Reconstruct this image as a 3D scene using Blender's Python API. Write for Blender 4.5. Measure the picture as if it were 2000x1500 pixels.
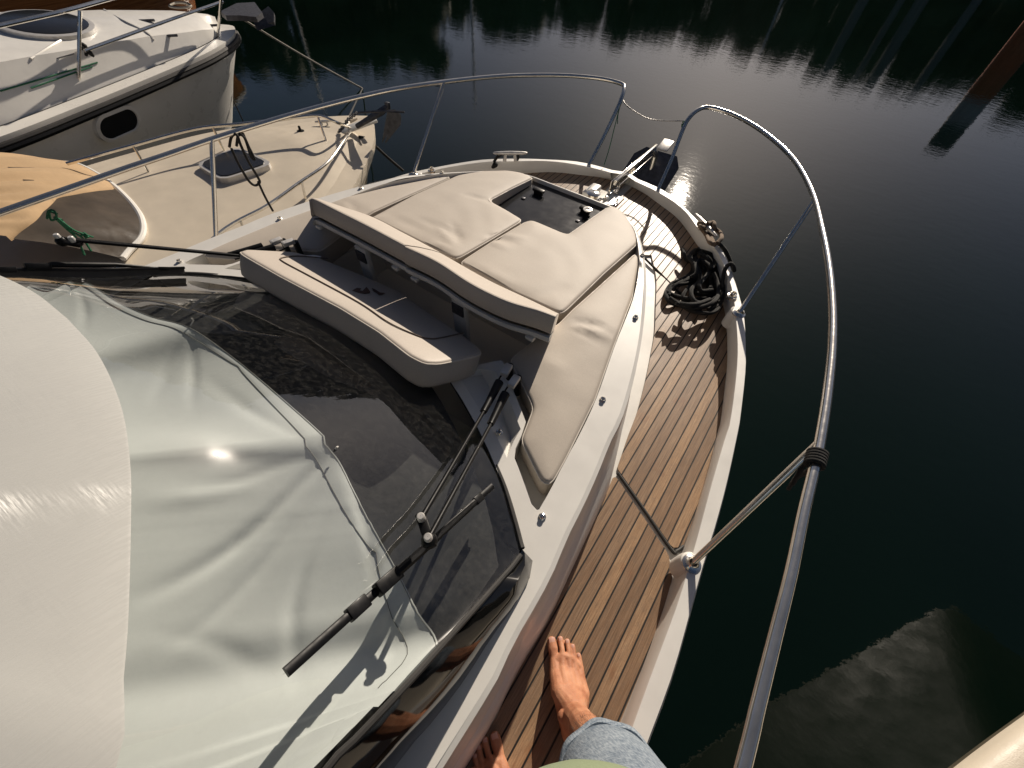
import bpy, bmesh, math, random
import numpy as np
from mathutils import Vector, Matrix, geometry
from mathutils.bvhtree import BVHTree
random.seed(7)
D = bpy.data
for o in list(D.objects): D.objects.remove(o)
SC = bpy.context.scene
COL = SC.collection
rad = math.radians

# ------------------------------------------------------------------ camera, sky, sun, exposure
# z = 0 is the teak side deck, y runs towards the bow, x to starboard; boat centreline x = -1
F_PX, CAM_H, XC, ZW = 805.0, 1.5, -1.0, -1.05
RM = Matrix(((0.8117435, -0.48234729, 0.3292622),
             (0.58324991, 0.64072277, -0.49929337),
             (0.02986701, 0.59734029, 0.80143156)))
cam = D.objects.new('camera', D.cameras.new('camera'))
COL.objects.link(cam)
cam.matrix_world = Matrix.Translation((0, 0, CAM_H)) @ RM.to_4x4()
cam.data.sensor_width = 36.0
cam.data.lens = F_PX / 2000 * 36
cam.data.clip_start = 0.02
cam.data.clip_end = 2000
SC.camera = cam
SUN_EL, SUN_AZ = 26.8, -12.2
w = D.worlds.new('World'); SC.world = w; w.use_nodes = True
nt = w.node_tree
bg = nt.nodes['Background']
sky = nt.nodes.new('ShaderNodeTexSky'); sky.sky_type = 'NISHITA'; sky.sun_disc = False
sky.sun_elevation = rad(SUN_EL); sky.sun_rotation = rad(SUN_AZ)
sky.air_density = 0.45; sky.dust_density = 0.9; sky.ozone_density = 0.2
nt.links.new(sky.outputs[0], bg.inputs[0]); bg.inputs[1].default_value = 0.05
sd = Vector((math.sin(rad(SUN_AZ)) * math.cos(rad(SUN_EL)), math.cos(rad(SUN_AZ)) * math.cos(rad(SUN_EL)), math.sin(rad(SUN_EL))))
sl = D.lights.new('sun', 'SUN'); sl.energy = 5.0; sl.angle = rad(0.53); sl.color = (1.0, 0.885, 0.745)
so = D.objects.new('sun', sl); COL.objects.link(so); so.rotation_euler = sd.to_track_quat('Z', 'Y').to_euler(); so.location = (0, 0, 30)
SC.view_settings.view_transform = 'Standard'; SC.view_settings.look = 'None'
SC.view_settings.exposure = 0.08; SC.view_settings.gamma = 1.0

# ------------------------------------------------------------------ helpers
def ray(px, py): return RM @ Vector((px - 1000, 750 - py, -F_PX))
def P(px, py, z=0.0):
    d = ray(px, py); t = (z - CAM_H) / d.z
    return Vector((d.x * t, d.y * t, z))
def PF(px, py, zf):
    z = zf(0, 1)
    for i in range(8):
        q = P(px, py, z); z = zf(q.x, q.y)
    return P(px, py, z)
def VZ(px, py, xy):
    best = None
    for i in range(600):
        z = -1.2 + i * 0.005
        if z > 1.4: break
        q = P(px, py, z); d = (q.x - xy[0]) ** 2 + (q.y - xy[1]) ** 2
        if best is None or d < best[0]: best = (d, q)
    return best[1]
def mir(pts): return [Vector((2 * XC - p.x, p.y, p.z)) for p in pts]
def lin(pts, n, closed=False):
    pts = [Vector(p) for p in pts]
    if closed: pts = pts + [pts[0]]
    L = [0]
    for a, b in zip(pts, pts[1:]): L.append(L[-1] + (b - a).length)
    out = []; k = 0
    m = n if closed else n - 1
    for i in range(n):
        s = L[-1] * i / m
        while k < len(pts) - 2 and L[k + 1] < s: k += 1
        d = L[k + 1] - L[k]
        out.append(pts[k].lerp(pts[k + 1], 0 if d < 1e-9 else min(1, (s - L[k]) / d)))
    return out
def crm(pts, sub=8, closed=False):
    pts = [Vector(p) for p in pts]; n = len(pts)
    if n < 3: return pts
    out = []
    rng = n if closed else n - 1
    for i in range(rng):
        if closed: p0, p1, p2, p3 = pts[i - 1], pts[i], pts[(i + 1) % n], pts[(i + 2) % n]
        else:
            p1, p2 = pts[i], pts[i + 1]
            p0 = pts[i - 1] if i else p1 * 2 - p2
            p3 = pts[i + 2] if i + 2 < n else p2 * 2 - p1
        for j in range(sub):
            t = j / sub
            out.append(0.5 * ((2 * p1) + (p2 - p0) * t + (2 * p0 - 5 * p1 + 4 * p2 - p3) * t * t + (3 * p1 - p0 - 3 * p2 + p3) * t ** 3))
    if not closed: out.append(pts[-1])
    return out
def cr(pts, n): return lin(crm(pts), n)
def chaikin(pts, it=2, w=0.25):
    for _ in range(it):
        q = []
        for i in range(len(pts)):
            a, b = pts[i], pts[(i + 1) % len(pts)]
            q += [a.lerp(b, w), a.lerp(b, 1 - w)]
        pts = q
    return pts
def interp(x, tab):
    if x <= tab[0][0]: return tab[0][1]
    for (a, va), (b, vb) in zip(tab, tab[1:]):
        if x <= b:
            t = (x - a) / (b - a); t = t * t * (3 - 2 * t) if False else t
            return va + (vb - va) * t
    return tab[-1][1]

class MB:
    def __init__(s): s.v = []; s.f = []
    def add(s, v, f):
        o = len(s.v); s.v += [Vector(p) for p in v]; s.f += [[i + o for i in q] for q in f]; return s
    def loft(s, curves, closed=False, ring=False):
        n = len(curves[0]); v = [p for c in curves for p in c]; f = []
        m = len(curves)
        for i in range(m if ring else m - 1):
            for j in range(n if closed else n - 1):
                a = i * n + j; b = i * n + (j + 1) % n; c = ((i + 1) % m) * n + (j + 1) % n; d = ((i + 1) % m) * n + j
                f.append((a, b, c, d))
        return s.add(v, f)
    def tube(s, pts, r, n=10, cap=True, closed=False):
        pts = [Vector(p) for p in pts]; m = len(pts)
        rs = r if isinstance(r, (list, tuple)) else [r] * m
        v = []; prev = None
        for i, p in enumerate(pts):
            if closed: t = pts[(i + 1) % m] - pts[i - 1]
            else: t = pts[min(i + 1, m - 1)] - pts[max(i - 1, 0)]
            if t.length < 1e-9: t = Vector((0, 0, 1))
            t.normalize()
            if prev is None:
                a = Vector((0, 0, 1)) if abs(t.z) < 0.9 else Vector((1, 0, 0)); u = t.cross(a).normalized()
            else:
                u = prev - t * prev.dot(t)
                u = u.normalized() if u.length > 1e-6 else t.orthogonal().normalized()
            prev = u; b = t.cross(u)
            for k in range(n):
                an = 2 * math.pi * k / n
                v.append(p + (u * math.cos(an) + b * math.sin(an)) * rs[i])
        f = []
        for i in range(m if closed else m - 1):
            for k in range(n):
                i2 = (i + 1) % m
                f.append((i * n + k, i * n + (k + 1) % n, i2 * n + (k + 1) % n, i2 * n + k))
        if cap and not closed:
            f.append(tuple(range(n))[::-1]); f.append(tuple((m - 1) * n + k for k in range(n)))
        return s.add(v, f)
    def box(s, c, size, X=Vector((1, 0, 0)), Y=Vector((0, 1, 0)), bev=0.0):
        X = Vector(X).normalized(); Y = Vector(Y); Y = (Y - X * Y.dot(X)).normalized(); Z = X.cross(Y); c = Vector(c)
        hx, hy, hz = size[0] / 2, size[1] / 2, size[2] / 2
        bm = bmesh.new(); bmesh.ops.create_cube(bm, size=1)
        for v in bm.verts: v.co = Vector((v.co.x * size[0], v.co.y * size[1], v.co.z * size[2]))
        if bev: bmesh.ops.bevel(bm, geom=list(bm.edges), offset=bev, segments=2, affect='EDGES', profile=0.5)
        bm.verts.index_update()
        v = [c + X * q.co.x + Y * q.co.y + Z * q.co.z for q in bm.verts]; f = [[q.index for q in fc.verts] for fc in bm.faces]
        bm.free(); return s.add(v, f)
    def lathe(s, c, prof, n=20, ax=Vector((0, 0, 1))):
        ax = Vector(ax).normalized(); u = ax.orthogonal().normalized(); b = ax.cross(u); c = Vector(c)
        v = []
        for r, h in prof:
            for k in range(n):
                a = 2 * math.pi * k / n; v.append(c + ax * h + (u * math.cos(a) + b * math.sin(a)) * max(r, 1e-5))
        f = []
        for i in range(len(prof) - 1):
            for k in range(n): f.append((i * n + k, i * n + (k + 1) % n, (i + 1) * n + (k + 1) % n, (i + 1) * n + k))
        return s.add(v, f)
    def ball(s, c, r, sc=(1, 1, 1), n=12, m=8):
        v = []; c = Vector(c)
        for i in range(m + 1):
            th = math.pi * i / m
            for k in range(n):
                a = 2 * math.pi * k / n
                v.append(c + Vector((math.sin(th) * math.cos(a) * r * sc[0], math.sin(th) * math.sin(a) * r * sc[1], math.cos(th) * r * sc[2])))
        f = []
        for i in range(m):
            for k in range(n): f.append((i * n + k, (i + 1) * n + k, (i + 1) * n + (k + 1) % n, i * n + (k + 1) % n))
        return s.add(v, f)
    def prism(s, top, th):
        n = len(top); v = list(top) + [p - Vector((0, 0, th)) for p in top]
        f = [tuple(range(n)), tuple(range(2 * n - 1, n - 1, -1))]
        for i in range(n): f.append((i, n + i, n + (i + 1) % n, (i + 1) % n))
        return s.add(v, f)
    def build(s, name, mat, parent=None, ang=35, weld=1e-5):
        me = D.meshes.new(name); me.from_pydata([tuple(p) for p in s.v], [], [tuple(q) for q in s.f]); me.validate()
        bm = bmesh.new(); bm.from_mesh(me)
        bmesh.ops.remove_doubles(bm, verts=bm.verts, dist=weld)
        bmesh.ops.recalc_face_normals(bm, faces=bm.faces); bm.to_mesh(me); bm.free()
        for p in me.polygons: p.use_smooth = True
        me.set_sharp_from_angle(angle=rad(ang))
        me.materials.append(mat)
        o = D.objects.new(name, me); COL.objects.link(o)
        if parent: par(o, parent)
        return o
def par(o, parent):
    o.parent = parent; bpy.context.view_layer.update()
    o.matrix_parent_inverse = world_of(parent).inverted()
def world_of(o):
    m = o.matrix_basis.copy()
    if o.parent: m = world_of(o.parent) @ o.matrix_parent_inverse @ m
    return m
def tag(o, label=None, cat=None, group=None, kind=None):
    if label: o['label'] = label
    if cat: o['category'] = cat
    if group: o['group'] = group
    if kind: o['kind'] = kind
    return o
def empty(name, loc, label, cat, group=None):
    o = D.objects.new(name, None); COL.objects.link(o); o.location = loc; o.empty_display_size = 0.1
    return tag(o, label, cat, group)

# ------------------------------------------------------------------ materials
class M:
    def __init__(s, name):
        s.m = D.materials.new(name); s.m.use_nodes = True; s.t = s.m.node_tree; s.N = s.t.nodes; s.L = s.t.links
        s.b = s.N['Principled BSDF']
    def n(s, typ, **kw):
        q = s.N.new('ShaderNode' + typ)
        for k, v in kw.items(): setattr(q, k, v)
        return q
    def l(s, a, b): s.L.new(a, b)
    def set(s, **kw):
        for k, v in kw.items():
            i = s.b.inputs[k.replace('_', ' ')]
            i.default_value = (*v, 1) if isinstance(v, tuple) and len(v) == 3 else v
        return s
    def coord(s, scale=(1, 1, 1), kind='Object'):
        tc = s.n('TexCoord'); mp = s.n('Mapping'); mp.inputs['Scale'].default_value = scale
        s.l(tc.outputs[kind], mp.inputs['Vector']); return mp.outputs[0]
    def noise(s, vec, scale, det=4, rough=0.55):
        q = s.n('TexNoise'); q.inputs['Scale'].default_value = scale; q.inputs['Detail'].default_value = det; q.inputs['Roughness'].default_value = rough
        s.l(vec, q.inputs['Vector']); return q.outputs['Fac']
    def ramp(s, fac, stops):
        q = s.n('ValToRGB'); e = q.color_ramp.elements
        while len(e) < len(stops): e.new(0.5)
        for el, (p, c) in zip(e, stops): el.position = p; el.color = (*c, 1) if len(c) == 3 else c
        s.l(fac, q.inputs[0]); return q.outputs[0]
    def mix(s, fac, a, b, bt='MIX'):
        q = s.n('MixRGB', blend_type=bt)
        for i, v in enumerate((fac, a, b)):
            if hasattr(v, 'node'): s.l(v, q.inputs[i])
            else: q.inputs[i].default_value = v if i == 0 else (*v, 1)
        return q.outputs[0]
    def math(s, op, a, b=None):
        q = s.n('Math', operation=op)
        for i, v in enumerate((a, b)):
            if v is None: continue
            if hasattr(v, 'node'): s.l(v, q.inputs[i])
            else: q.inputs[i].default_value = v
        return q.outputs[0]
    def bump(s, h, strength=0.3, dist=0.01):
        q = s.n('Bump'); q.inputs['Strength'].default_value = strength; q.inputs['Distance'].default_value = dist
        s.l(h, q.inputs['Height']); s.l(q.outputs[0], s.b.inputs['Normal']); return q
def simple(name, col, rough=0.5, metal=0.0, var=0.12, nscale=14, bump=0.0, bscale=120, bdist=0.002, coat=0.0, spec=0.5):
    k = M(name); k.set(Base_Color=col, Roughness=rough, Metallic=metal, Coat_Weight=coat); k.b.inputs['Specular IOR Level'].default_value = spec
    v = k.coord(); nz = k.noise(v, nscale)
    lo = tuple(c * (1 - var) for c in col); hi = tuple(min(1, c * (1 + var * 0.6)) for c in col)
    k.l(k.ramp(nz, [(0.3, lo), (0.7, hi)]), k.b.inputs['Base Color'])
    r2 = k.ramp(k.noise(v, nscale * 2.3), [(0.3, (rough * 0.8,) * 3), (0.75, (min(1, rough * 1.25),) * 3)])
    k.l(r2, k.b.inputs['Roughness'])
    if bump: k.bump(k.noise(v, bscale, 3), bump, bdist)
    return k.m
gel = simple('gelcoat_white', (0.74, 0.72, 0.675), 0.42, var=0.07, nscale=7, bump=0.15, bscale=420, bdist=0.0008, coat=0.25)
gel2 = simple('gelcoat_ivory', (0.62, 0.545, 0.435), 0.45, var=0.10, nscale=5, bump=0.5, bscale=240, bdist=0.0016)
gel3 = simple('gelcoat_pale_grey', (0.76, 0.735, 0.68), 0.3, var=0.06, nscale=3)
plast = simple('black_plastic', (0.005, 0.005, 0.0055), 0.42, var=0.3, nscale=40, spec=0.22)
gloss = simple('black_gloss', (0.006, 0.006, 0.006), 0.06, var=0.2, nscale=10)
rubber = simple('dark_rubber', (0.03, 0.028, 0.026), 0.6, var=0.25, nscale=20)
chrome = simple('stainless_steel', (0.80, 0.76, 0.69), 0.16, 0.92, var=0.10, nscale=25)
galv = simple('galvanised_steel', (0.10, 0.10, 0.11), 0.5, 0.75, var=0.3, nscale=30, bump=0.2, bscale=80)
alum = simple('brushed_aluminium', (0.62, 0.60, 0.57), 0.42, 0.45, var=0.12, nscale=30)
board = simple('white_board', (0.62, 0.60, 0.56), 0.5, var=0.08)
brown = simple('brown_print', (0.09, 0.045, 0.035), 0.6, var=0.2, nscale=60)
dash = simple('dark_dashboard', (0.02, 0.02, 0.02), 0.6, var=0.3)
lens_m = simple('smoked_acrylic', (0.018, 0.018, 0.019), 0.2, var=0.12, nscale=8, spec=0.35)
orange = simple('orange_paint', (0.75, 0.16, 0.05), 0.6, var=0.3)
pilem = simple('weathered_pile', (0.22, 0.21, 0.20), 0.8, var=0.4, nscale=5)
palem = simple('pale_paint', (0.8, 0.74, 0.70), 0.6, var=0.3, nscale=8)
varn = None
def rope_mat(name, col, sc=260):
    k = M(name); k.set(Base_Color=col, Roughness=0.75)
    v = k.coord(); wv = k.n('TexWave'); wv.inputs['Scale'].default_value = sc; wv.inputs['Distortion'].default_value = 3; k.l(v, wv.inputs['Vector'])
    k.l(k.ramp(wv.outputs['Fac'], [(0.0, tuple(c * 0.55 for c in col)), (1, tuple(min(1, c * 1.25) for c in col))]), k.b.inputs['Base Color'])
    k.bump(wv.outputs['Fac'], 0.5, 0.003); return k.m
r_black = rope_mat('black_rope', (0.008, 0.0075, 0.007))
r_brown = rope_mat('brown_rope', (0.22, 0.15, 0.095), 180)
r_green = rope_mat('green_cord', (0.015, 0.16, 0.075))
r_pale = rope_mat('pale_rope', (0.42, 0.38, 0.32))
wire_m = simple('steel_wire', (0.35, 0.34, 0.33), 0.3, 1.0)

def fabric(name, col, crease=0.35, fine=0.3, rough=0.7, var=0.12):
    k = M(name); k.set(Roughness=rough); k.set(Sheen_Weight=0.08)
    v = k.coord(); n1 = k.noise(v, 3.2, 5, 0.6); n2 = k.noise(v, 420, 2)
    n3 = k.noise(k.coord((1, 2.2, 1)), 7, 3)
    c = k.ramp(n1, [(0.3, tuple(q * (1 - var) for q in col)), (0.7, tuple(min(1, q * (1 + var * 0.5)) for q in col))])
    c = k.mix(0.38, c, k.ramp(n2, [(0.35, tuple(q * 0.8 for q in col)), (0.65, tuple(min(1, q * 1.1) for q in col))]))
    k.l(c, k.b.inputs['Base Color'])
    h = k.math('ADD', k.math('MULTIPLY', n3, crease), k.math('MULTIPLY', n2, 0.05 * fine))
    k.bump(h, 0.5, 0.012); return k.m
vinyl = fabric('beige_vinyl', (0.50, 0.44, 0.37), 0.10, 0.5, 0.62)
vinyl_s = fabric('smooth_beige_vinyl', (0.52, 0.46, 0.395), 0.04, 0.5, 0.55)
pipe_m = simple('pale_piping', (0.66, 0.60, 0.52), 0.6)
tanc = fabric('tan_canvas', (0.40, 0.27, 0.145), 0.5, 0.4, 0.85, 0.2)
shirtm = fabric('green_cotton', (0.24, 0.29, 0.17), 0.3, 0.9, 0.9)

def canvas():
    k = M('grey_white_canvas'); k.set(Roughness=0.46); k.b.inputs['Specular IOR Level'].default_value = 0.35
    v = k.coord(); n1 = k.noise(v, 2.5, 4); n2 = k.noise(v, 500, 2); n3 = k.noise(k.coord((1.5, 1, 1)), 9, 4)
    col = (0.60, 0.625, 0.62)
    k.l(k.ramp(n1, [(0.3, tuple(q * 0.9 for q in col)), (0.7, col)]), k.b.inputs['Base Color'])
    k.bump(k.math('ADD', k.math('MULTIPLY', n3, 0.25), k.math('MULTIPLY', n2, 0.02)), 0.4, 0.012); return k.m
canv = canvas()

def denim():
    k = M('blue_denim'); k.set(Roughness=0.9)
    v = k.coord(); n1 = k.noise(v, 9, 4)
    w1 = k.noise(k.coord((300, 300, 40)), 1.0, 2); w2 = k.noise(k.coord((40, 40, 500)), 1.0, 2)
    c = k.ramp(n1, [(0.3, (0.11, 0.14, 0.175)), (0.7, (0.27, 0.31, 0.345))])
    c = k.mix(0.55, c, k.ramp(k.math('MULTIPLY', w1, w2), [(0.12, (0.07, 0.11, 0.165)), (0.38, (0.42, 0.47, 0.52))]))
    k.l(c, k.b.inputs['Base Color']); k.bump(k.math('ADD', w1, w2), 0.35, 0.003); return k.m
denimm = denim()

def skin():
    k = M('tanned_skin'); k.set(Roughness=0.62, Subsurface_Weight=0.12); k.b.inputs['Specular IOR Level'].default_value = 0.35; k.b.inputs['Subsurface Radius'].default_value = (0.012, 0.004, 0.002)
    v = k.coord(); n1 = k.noise(v, 24, 4); n2 = k.noise(v, 260, 3)
    c = k.ramp(n1, [(0.3, (0.34, 0.135, 0.07)), (0.55, (0.49, 0.225, 0.125)), (0.75, (0.57, 0.29, 0.17))])
    k.l(c, k.b.inputs['Base Color']); k.bump(k.math('ADD', k.math('MULTIPLY', n2, 0.45), n1), 0.5, 0.003); return k.m
skinm = skin()
nailm = simple('toenail', (0.62, 0.36, 0.28), 0.22, var=0.1)
hairm = simple('dark_hair', (0.03, 0.018, 0.01), 0.6, var=0.3, nscale=60)

def teak():
    k = M('teak_planks'); PITCH = 0.0413
    tc = k.n('TexCoord'); sp = k.n('SeparateXYZ'); k.l(tc.outputs['Object'], sp.inputs[0])
    u = k.math('DIVIDE', k.math('SUBTRACT', sp.outputs['X'], 0.0302 - 20 * PITCH - PITCH * 40), PITCH)
    fr = k.math('FRACT', u); idx = k.math('FLOOR', u)
    d = k.math('MINIMUM', fr, k.math('SUBTRACT', 1.0, fr))
    wn = k.n('TexWhiteNoise', noise_dimensions='1D'); k.l(idx, wn.inputs['W'])
    gv = k.n('CombineXYZ'); k.l(k.math('MULTIPLY', sp.outputs['X'], 300), gv.inputs[0]); k.l(k.math('ADD', k.math('MULTIPLY', sp.outputs['Y'], 9), k.math('MULTIPLY', wn.outputs['Value'], 60)), gv.inputs[1]); k.l(idx, gv.inputs[2])
    g = k.noise(gv.outputs[0], 1.0, 4, 0.6)
    mv = k.coord((60, 34, 1)); mot = k.noise(mv, 1.0, 4, 0.65)
    spk = k.noise(k.coord((420, 170, 1)), 1.0, 3, 0.7)
    st = k.noise(k.coord((9, 6, 1)), 1.0, 3)
    c = k.ramp(g, [(0.25, (0.20, 0.125, 0.075)), (0.5, (0.325, 0.215, 0.135)), (0.75, (0.46, 0.325, 0.215))])
    pl = k.ramp(wn.outputs['Value'], [(0.0, (0.74, 0.70, 0.68)), (0.5, (1, 1, 1)), (1.0, (1.18, 1.12, 1.02))])
    c = k.mix(1.0, c, pl, 'MULTIPLY')
    c = k.mix(k.math('MULTIPLY', k.ramp(mot, [(0.45, (0, 0, 0)), (0.75, (1, 1, 1))]), 0.45), c, (0.20, 0.15, 0.11))
    c = k.mix(k.math('MULTIPLY', k.ramp(spk, [(0.52, (0, 0, 0)), (0.72, (1, 1, 1))]), 0.5), c, (0.12, 0.075, 0.05))
    c = k.mix(k.math('MULTIPLY', k.ramp(st, [(0.62, (0, 0, 0)), (0.76, (1, 1, 1))]), 0.5), c, (0.24, 0.085, 0.03))
    y2 = k.ramp(k.noise(k.coord((2, 1.2, 1)), 1.0, 2), [(0.4, (0.85, 0.84, 0.83)), (0.62, (1.05, 1.03, 1.0))])
    c = k.mix(1.0, c, y2, 'MULTIPLY')
    seam = k.ramp(d, [(0.052, (1, 1, 1)), (0.075, (0, 0, 0))])
    c = k.mix(seam, c, (0.007, 0.006, 0.005))
    k.l(c, k.b.inputs['Base Color']); k.set(Roughness=0.5)
    k.l(k.ramp(seam, [(0, (0.40,) * 3), (1, (0.7,) * 3)]), k.b.inputs['Roughness'])
    h = k.math('SUBTRACT', k.math('MULTIPLY', g, 0.25), k.math('MULTIPLY', seam, 0.6))
    k.bump(h, 0.55, 0.003); return k.m
teakm = teak()

def varnish():
    k = M('varnished_wood'); k.set(Roughness=0.18)
    v = k.coord((1, 0.15, 6)); g = k.noise(v, 8, 5)
    k.l(k.ramp(g, [(0.3, (0.16, 0.05, 0.015)), (0.7, (0.36, 0.15, 0.05))]), k.b.inputs['Base Color']); return k.m
varn = varnish()

def glass_mat(name, tint=(0.80, 0.83, 0.80), ior=1.5, boost=1.0):
    k = M(name); k.N.remove(k.b)
    out = k.N['Material Output']; tr = k.n('BsdfTransparent'); tr.inputs[0].default_value = (*tint, 1)
    gl = k.n('BsdfGlossy'); gl.inputs['Roughness'].default_value = 0.012; gl.inputs['Color'].default_value = (1, 1, 1, 1)
    fr = k.n('Fresnel'); ge = k.n('NewGeometry')
    k.l(k.math('ADD', k.math('MULTIPLY', ge.outputs['Backfacing'], 1 / ior - ior), ior), fr.inputs['IOR'])
    mx = k.n('MixShader'); v = k.coord((1, 1, 1))
    dust = k.ramp(k.noise(v, 60, 6, 0.75), [(0.45, (0.004,) * 3), (0.8, (0.045,) * 3)])
    df = k.n('BsdfDiffuse'); df.inputs[0].default_value = (0.5, 0.48, 0.44, 1)
    m2 = k.n('MixShader'); k.l(fr.outputs[0], mx.inputs[0]); k.l(tr.outputs[0], mx.inputs[1]); k.l(gl.outputs[0], mx.inputs[2])
    g2 = k.n('BsdfGlossy'); g2.inputs['Roughness'].default_value = 0.17; m3 = k.n('MixShader'); m3.inputs[0].default_value = 0.0026; k.l(mx.outputs[0], m3.inputs[1]); k.l(g2.outputs[0], m3.inputs[2])
    k.l(dust, m2.inputs[0]); k.l(m3.outputs[0], m2.inputs[1]); k.l(df.outputs[0], m2.inputs[2]); k.l(m2.outputs[0], out.inputs[0])
    return k.m
glassm = glass_mat('windscreen_glass', (0.93, 0.945, 0.93), 1.5)

def water_mat():
    k = M('harbour_water'); k.set(Base_Color=(0.0025, 0.007, 0.0045), Roughness=0.035, IOR=1.33)
    k.b.inputs['Specular IOR Level'].default_value = 0.5
    v = k.coord((1, 1, 1)); n1 = k.noise(k.coord((0.9, 1.5, 1)), 1.3, 3, 0.5); n2 = k.noise(k.coord((1, 1.6, 1)), 6.5, 3, 0.55); n3 = k.noise(k.coord((1, 1.3, 1)), 24, 2, 0.5)
    h = k.math('ADD', k.math('ADD', k.math('MULTIPLY', n1, 0.0013), k.math('MULTIPLY', n2, 0.0009)), k.math('MULTIPLY', n3, 0.00034))
    k.bump(h, 1.0, 1.0)
    k.l(k.ramp(k.noise(k.coord((0.35, 0.2, 1)), 1.0, 2), [(0.35, (0.0012, 0.0042, 0.0026)), (0.7, (0.0024, 0.0075, 0.005))]), k.b.inputs['Base Color'])
    return k.m
waterm = water_mat()
def foliage(name, c1, c2):
    k = M(name); k.set(Roughness=0.8)
    k.l(k.ramp(k.noise(k.coord(), 0.6, 4), [(0.3, c1), (0.7, c2)]), k.b.inputs['Base Color']); return k.m
leafm = foliage('dark_foliage', (0.022, 0.032, 0.012), (0.06, 0.075, 0.025))
hillm = foliage('hill_scrub', (0.02, 0.026, 0.012), (0.05, 0.055, 0.028))

# ------------------------------------------------------------------ water and far shore
g = MB(); g.add([(-700, -700, ZW), (700, -700, ZW), (700, 700, ZW), (-700, 700, ZW)], [(0, 1, 2, 3)])
tag(g.build('water', waterm), kind='structure')
h = MB(); rings = []
for rr, hh in ((58, -1.6), (62, 4.5), (74, 9.0), (120, 12), (190, 4), (300, -2)):
    rings.append([Vector((math.sin(a) * rr, math.cos(a) * rr, hh + (1.1 * math.sin(5 * a) + 0.8 * math.sin(13 * a + 1) + 0.5 * math.sin(29 * a)) * (1 if hh > 2 else 0))) for a in [2 * math.pi * i / 180 for i in range(180)]])
h.loft(rings, closed=True); tag(h.build('hills', hillm), kind='structure')
def treeline(name, az0, az1, R, htop, leaves, seed):
    rnd = random.Random(seed); v = []; f = []
    ico = bmesh.new(); bmesh.ops.create_icosphere(ico, subdivisions=2, radius=1); ico.verts.index_update()
    iv = [q.co.copy() for q in ico.verts]; fi = [[q.index for q in fc.verts] for fc in ico.faces]; ico.free()
    a = az0; blobs = []
    while a < az1:
        hh = htop * rnd.uniform(0.90, 1.02); rw = rnd.uniform(2.2, 3.8); r0 = R + rnd.uniform(-2.5, 2.5)
        c = Vector((math.sin(rad(a)) * r0, math.cos(rad(a)) * r0, 0)); n = 9
        for i in range(n):
            t = i / (n - 1); zz = ZW + 0.6 + (hh - ZW - 1.4) * t; wv = rw * (1.0 - 0.35 * max(0, t - 0.45)); br = rw * rnd.uniform(0.36, 0.58) * (1 - 0.2 * t)
            an = rnd.uniform(0, 6.28); blobs.append((c + Vector((math.cos(an) * wv * 0.6 * (1 - t * 0.75), math.sin(an) * wv * 0.6 * (1 - t * 0.75), zz)), br))
        a += math.degrees(rw * rnd.uniform(0.32, 0.55) / R)
    per = max(8, leaves // len(blobs))
    for c, br in blobs:
        o = len(v); ph = rnd.uniform(0, 6)
        for q in iv: v.append(c + q * br * (0.86 + 0.13 * math.sin(q.x * 5 + ph) * math.cos(q.y * 4 - ph) + 0.08 * math.sin(q.z * 9 + ph)))
        f += [tuple(i + o for i in q) for q in fi]
        for i in range(per):
            d = Vector((rnd.gauss(0, 1), rnd.gauss(0, 1), rnd.gauss(0, 1))).normalized(); p = c + d * br * rnd.uniform(0.8, 1.22); s = rnd.uniform(0.10, 0.24)
            u = Vector((rnd.gauss(0, 1), rnd.gauss(0, 1), rnd.gauss(0, 1))).normalized(); q = u.orthogonal().normalized() * s; u = u * s
            o = len(v); v += [p - u, p + q, p + u, p - q]; f.append((o, o + 1, o + 2, o + 3))
    me = D.meshes.new(name); me.from_pydata([tuple(p) for p in v], [], f); me.materials.append(leafm)
    o = D.objects.new(name, me); COL.objects.link(o); return tag(o, kind='stuff')
treeline('shore_woods', -125, -43, 46, 9.6, 30000, 3)
treeline('shore_woods', -46, 70, 56, 9.3, 30000, 5)

def far_sailboat(az, R, top, label):
    c = Vector((math.sin(rad(az)) * R, math.cos(rad(az)) * R, ZW))
    e = empty('sailboat', c, label, 'sailboat', 'sailboats moored under the far shore')
    m = MB(); secs = []
    for s, b, zz in ((0, 0.03, 1.05), (1, 0.7, 0.9), (3, 1.25, 0.8), (6, 1.2, 0.8), (8, 0.85, 0.85)):
        secs.append([c + Vector(q) for q in ((-b, s - 4, zz), (-b * 0.7, s - 4, 0.0), (0, s - 4, -0.3), (b * 0.7, s - 4, 0.0), (b, s - 4, zz))])
    m.loft(secs); m.add(secs[-1], [(0, 1, 2, 3, 4)]); m.build('hull', gel3, e)
    d = MB(); d.loft([[q[0] + Vector((0, 0, 0.01)) for q in secs], [q[0].lerp(q[4], 0.5) + Vector((0, 0, 0.12)) for q in secs], [q[4] + Vector((0, 0, 0.01)) for q in secs]]); d.build('deck', gel2, e)
    mm = MB(); mm.tube([c + Vector((0, 0.6, 0.8)), c + Vector((0, 0.6, top - ZW))], [0.09, 0.06], 8); mm.build('mast', alum, e)
    bb = MB(); bb.tube([c + Vector((0, 0.5, 1.9)), c + Vector((0, -2.9, 1.9))], 0.12, 8); bb.build('boom', tanc, e)
for az, R, top, lb in ((-40.2, 36, 9.2, 'white sailboat with the single tall mast off the middle of the wood'), (-58, 34, 8.4, 'white sailboat with a mast at the wooded left shore'), (-9.6, 40, 5.4, 'white sailboat with a short mast right of the middle')):
    far_sailboat(az, R, top, lb)
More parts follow.
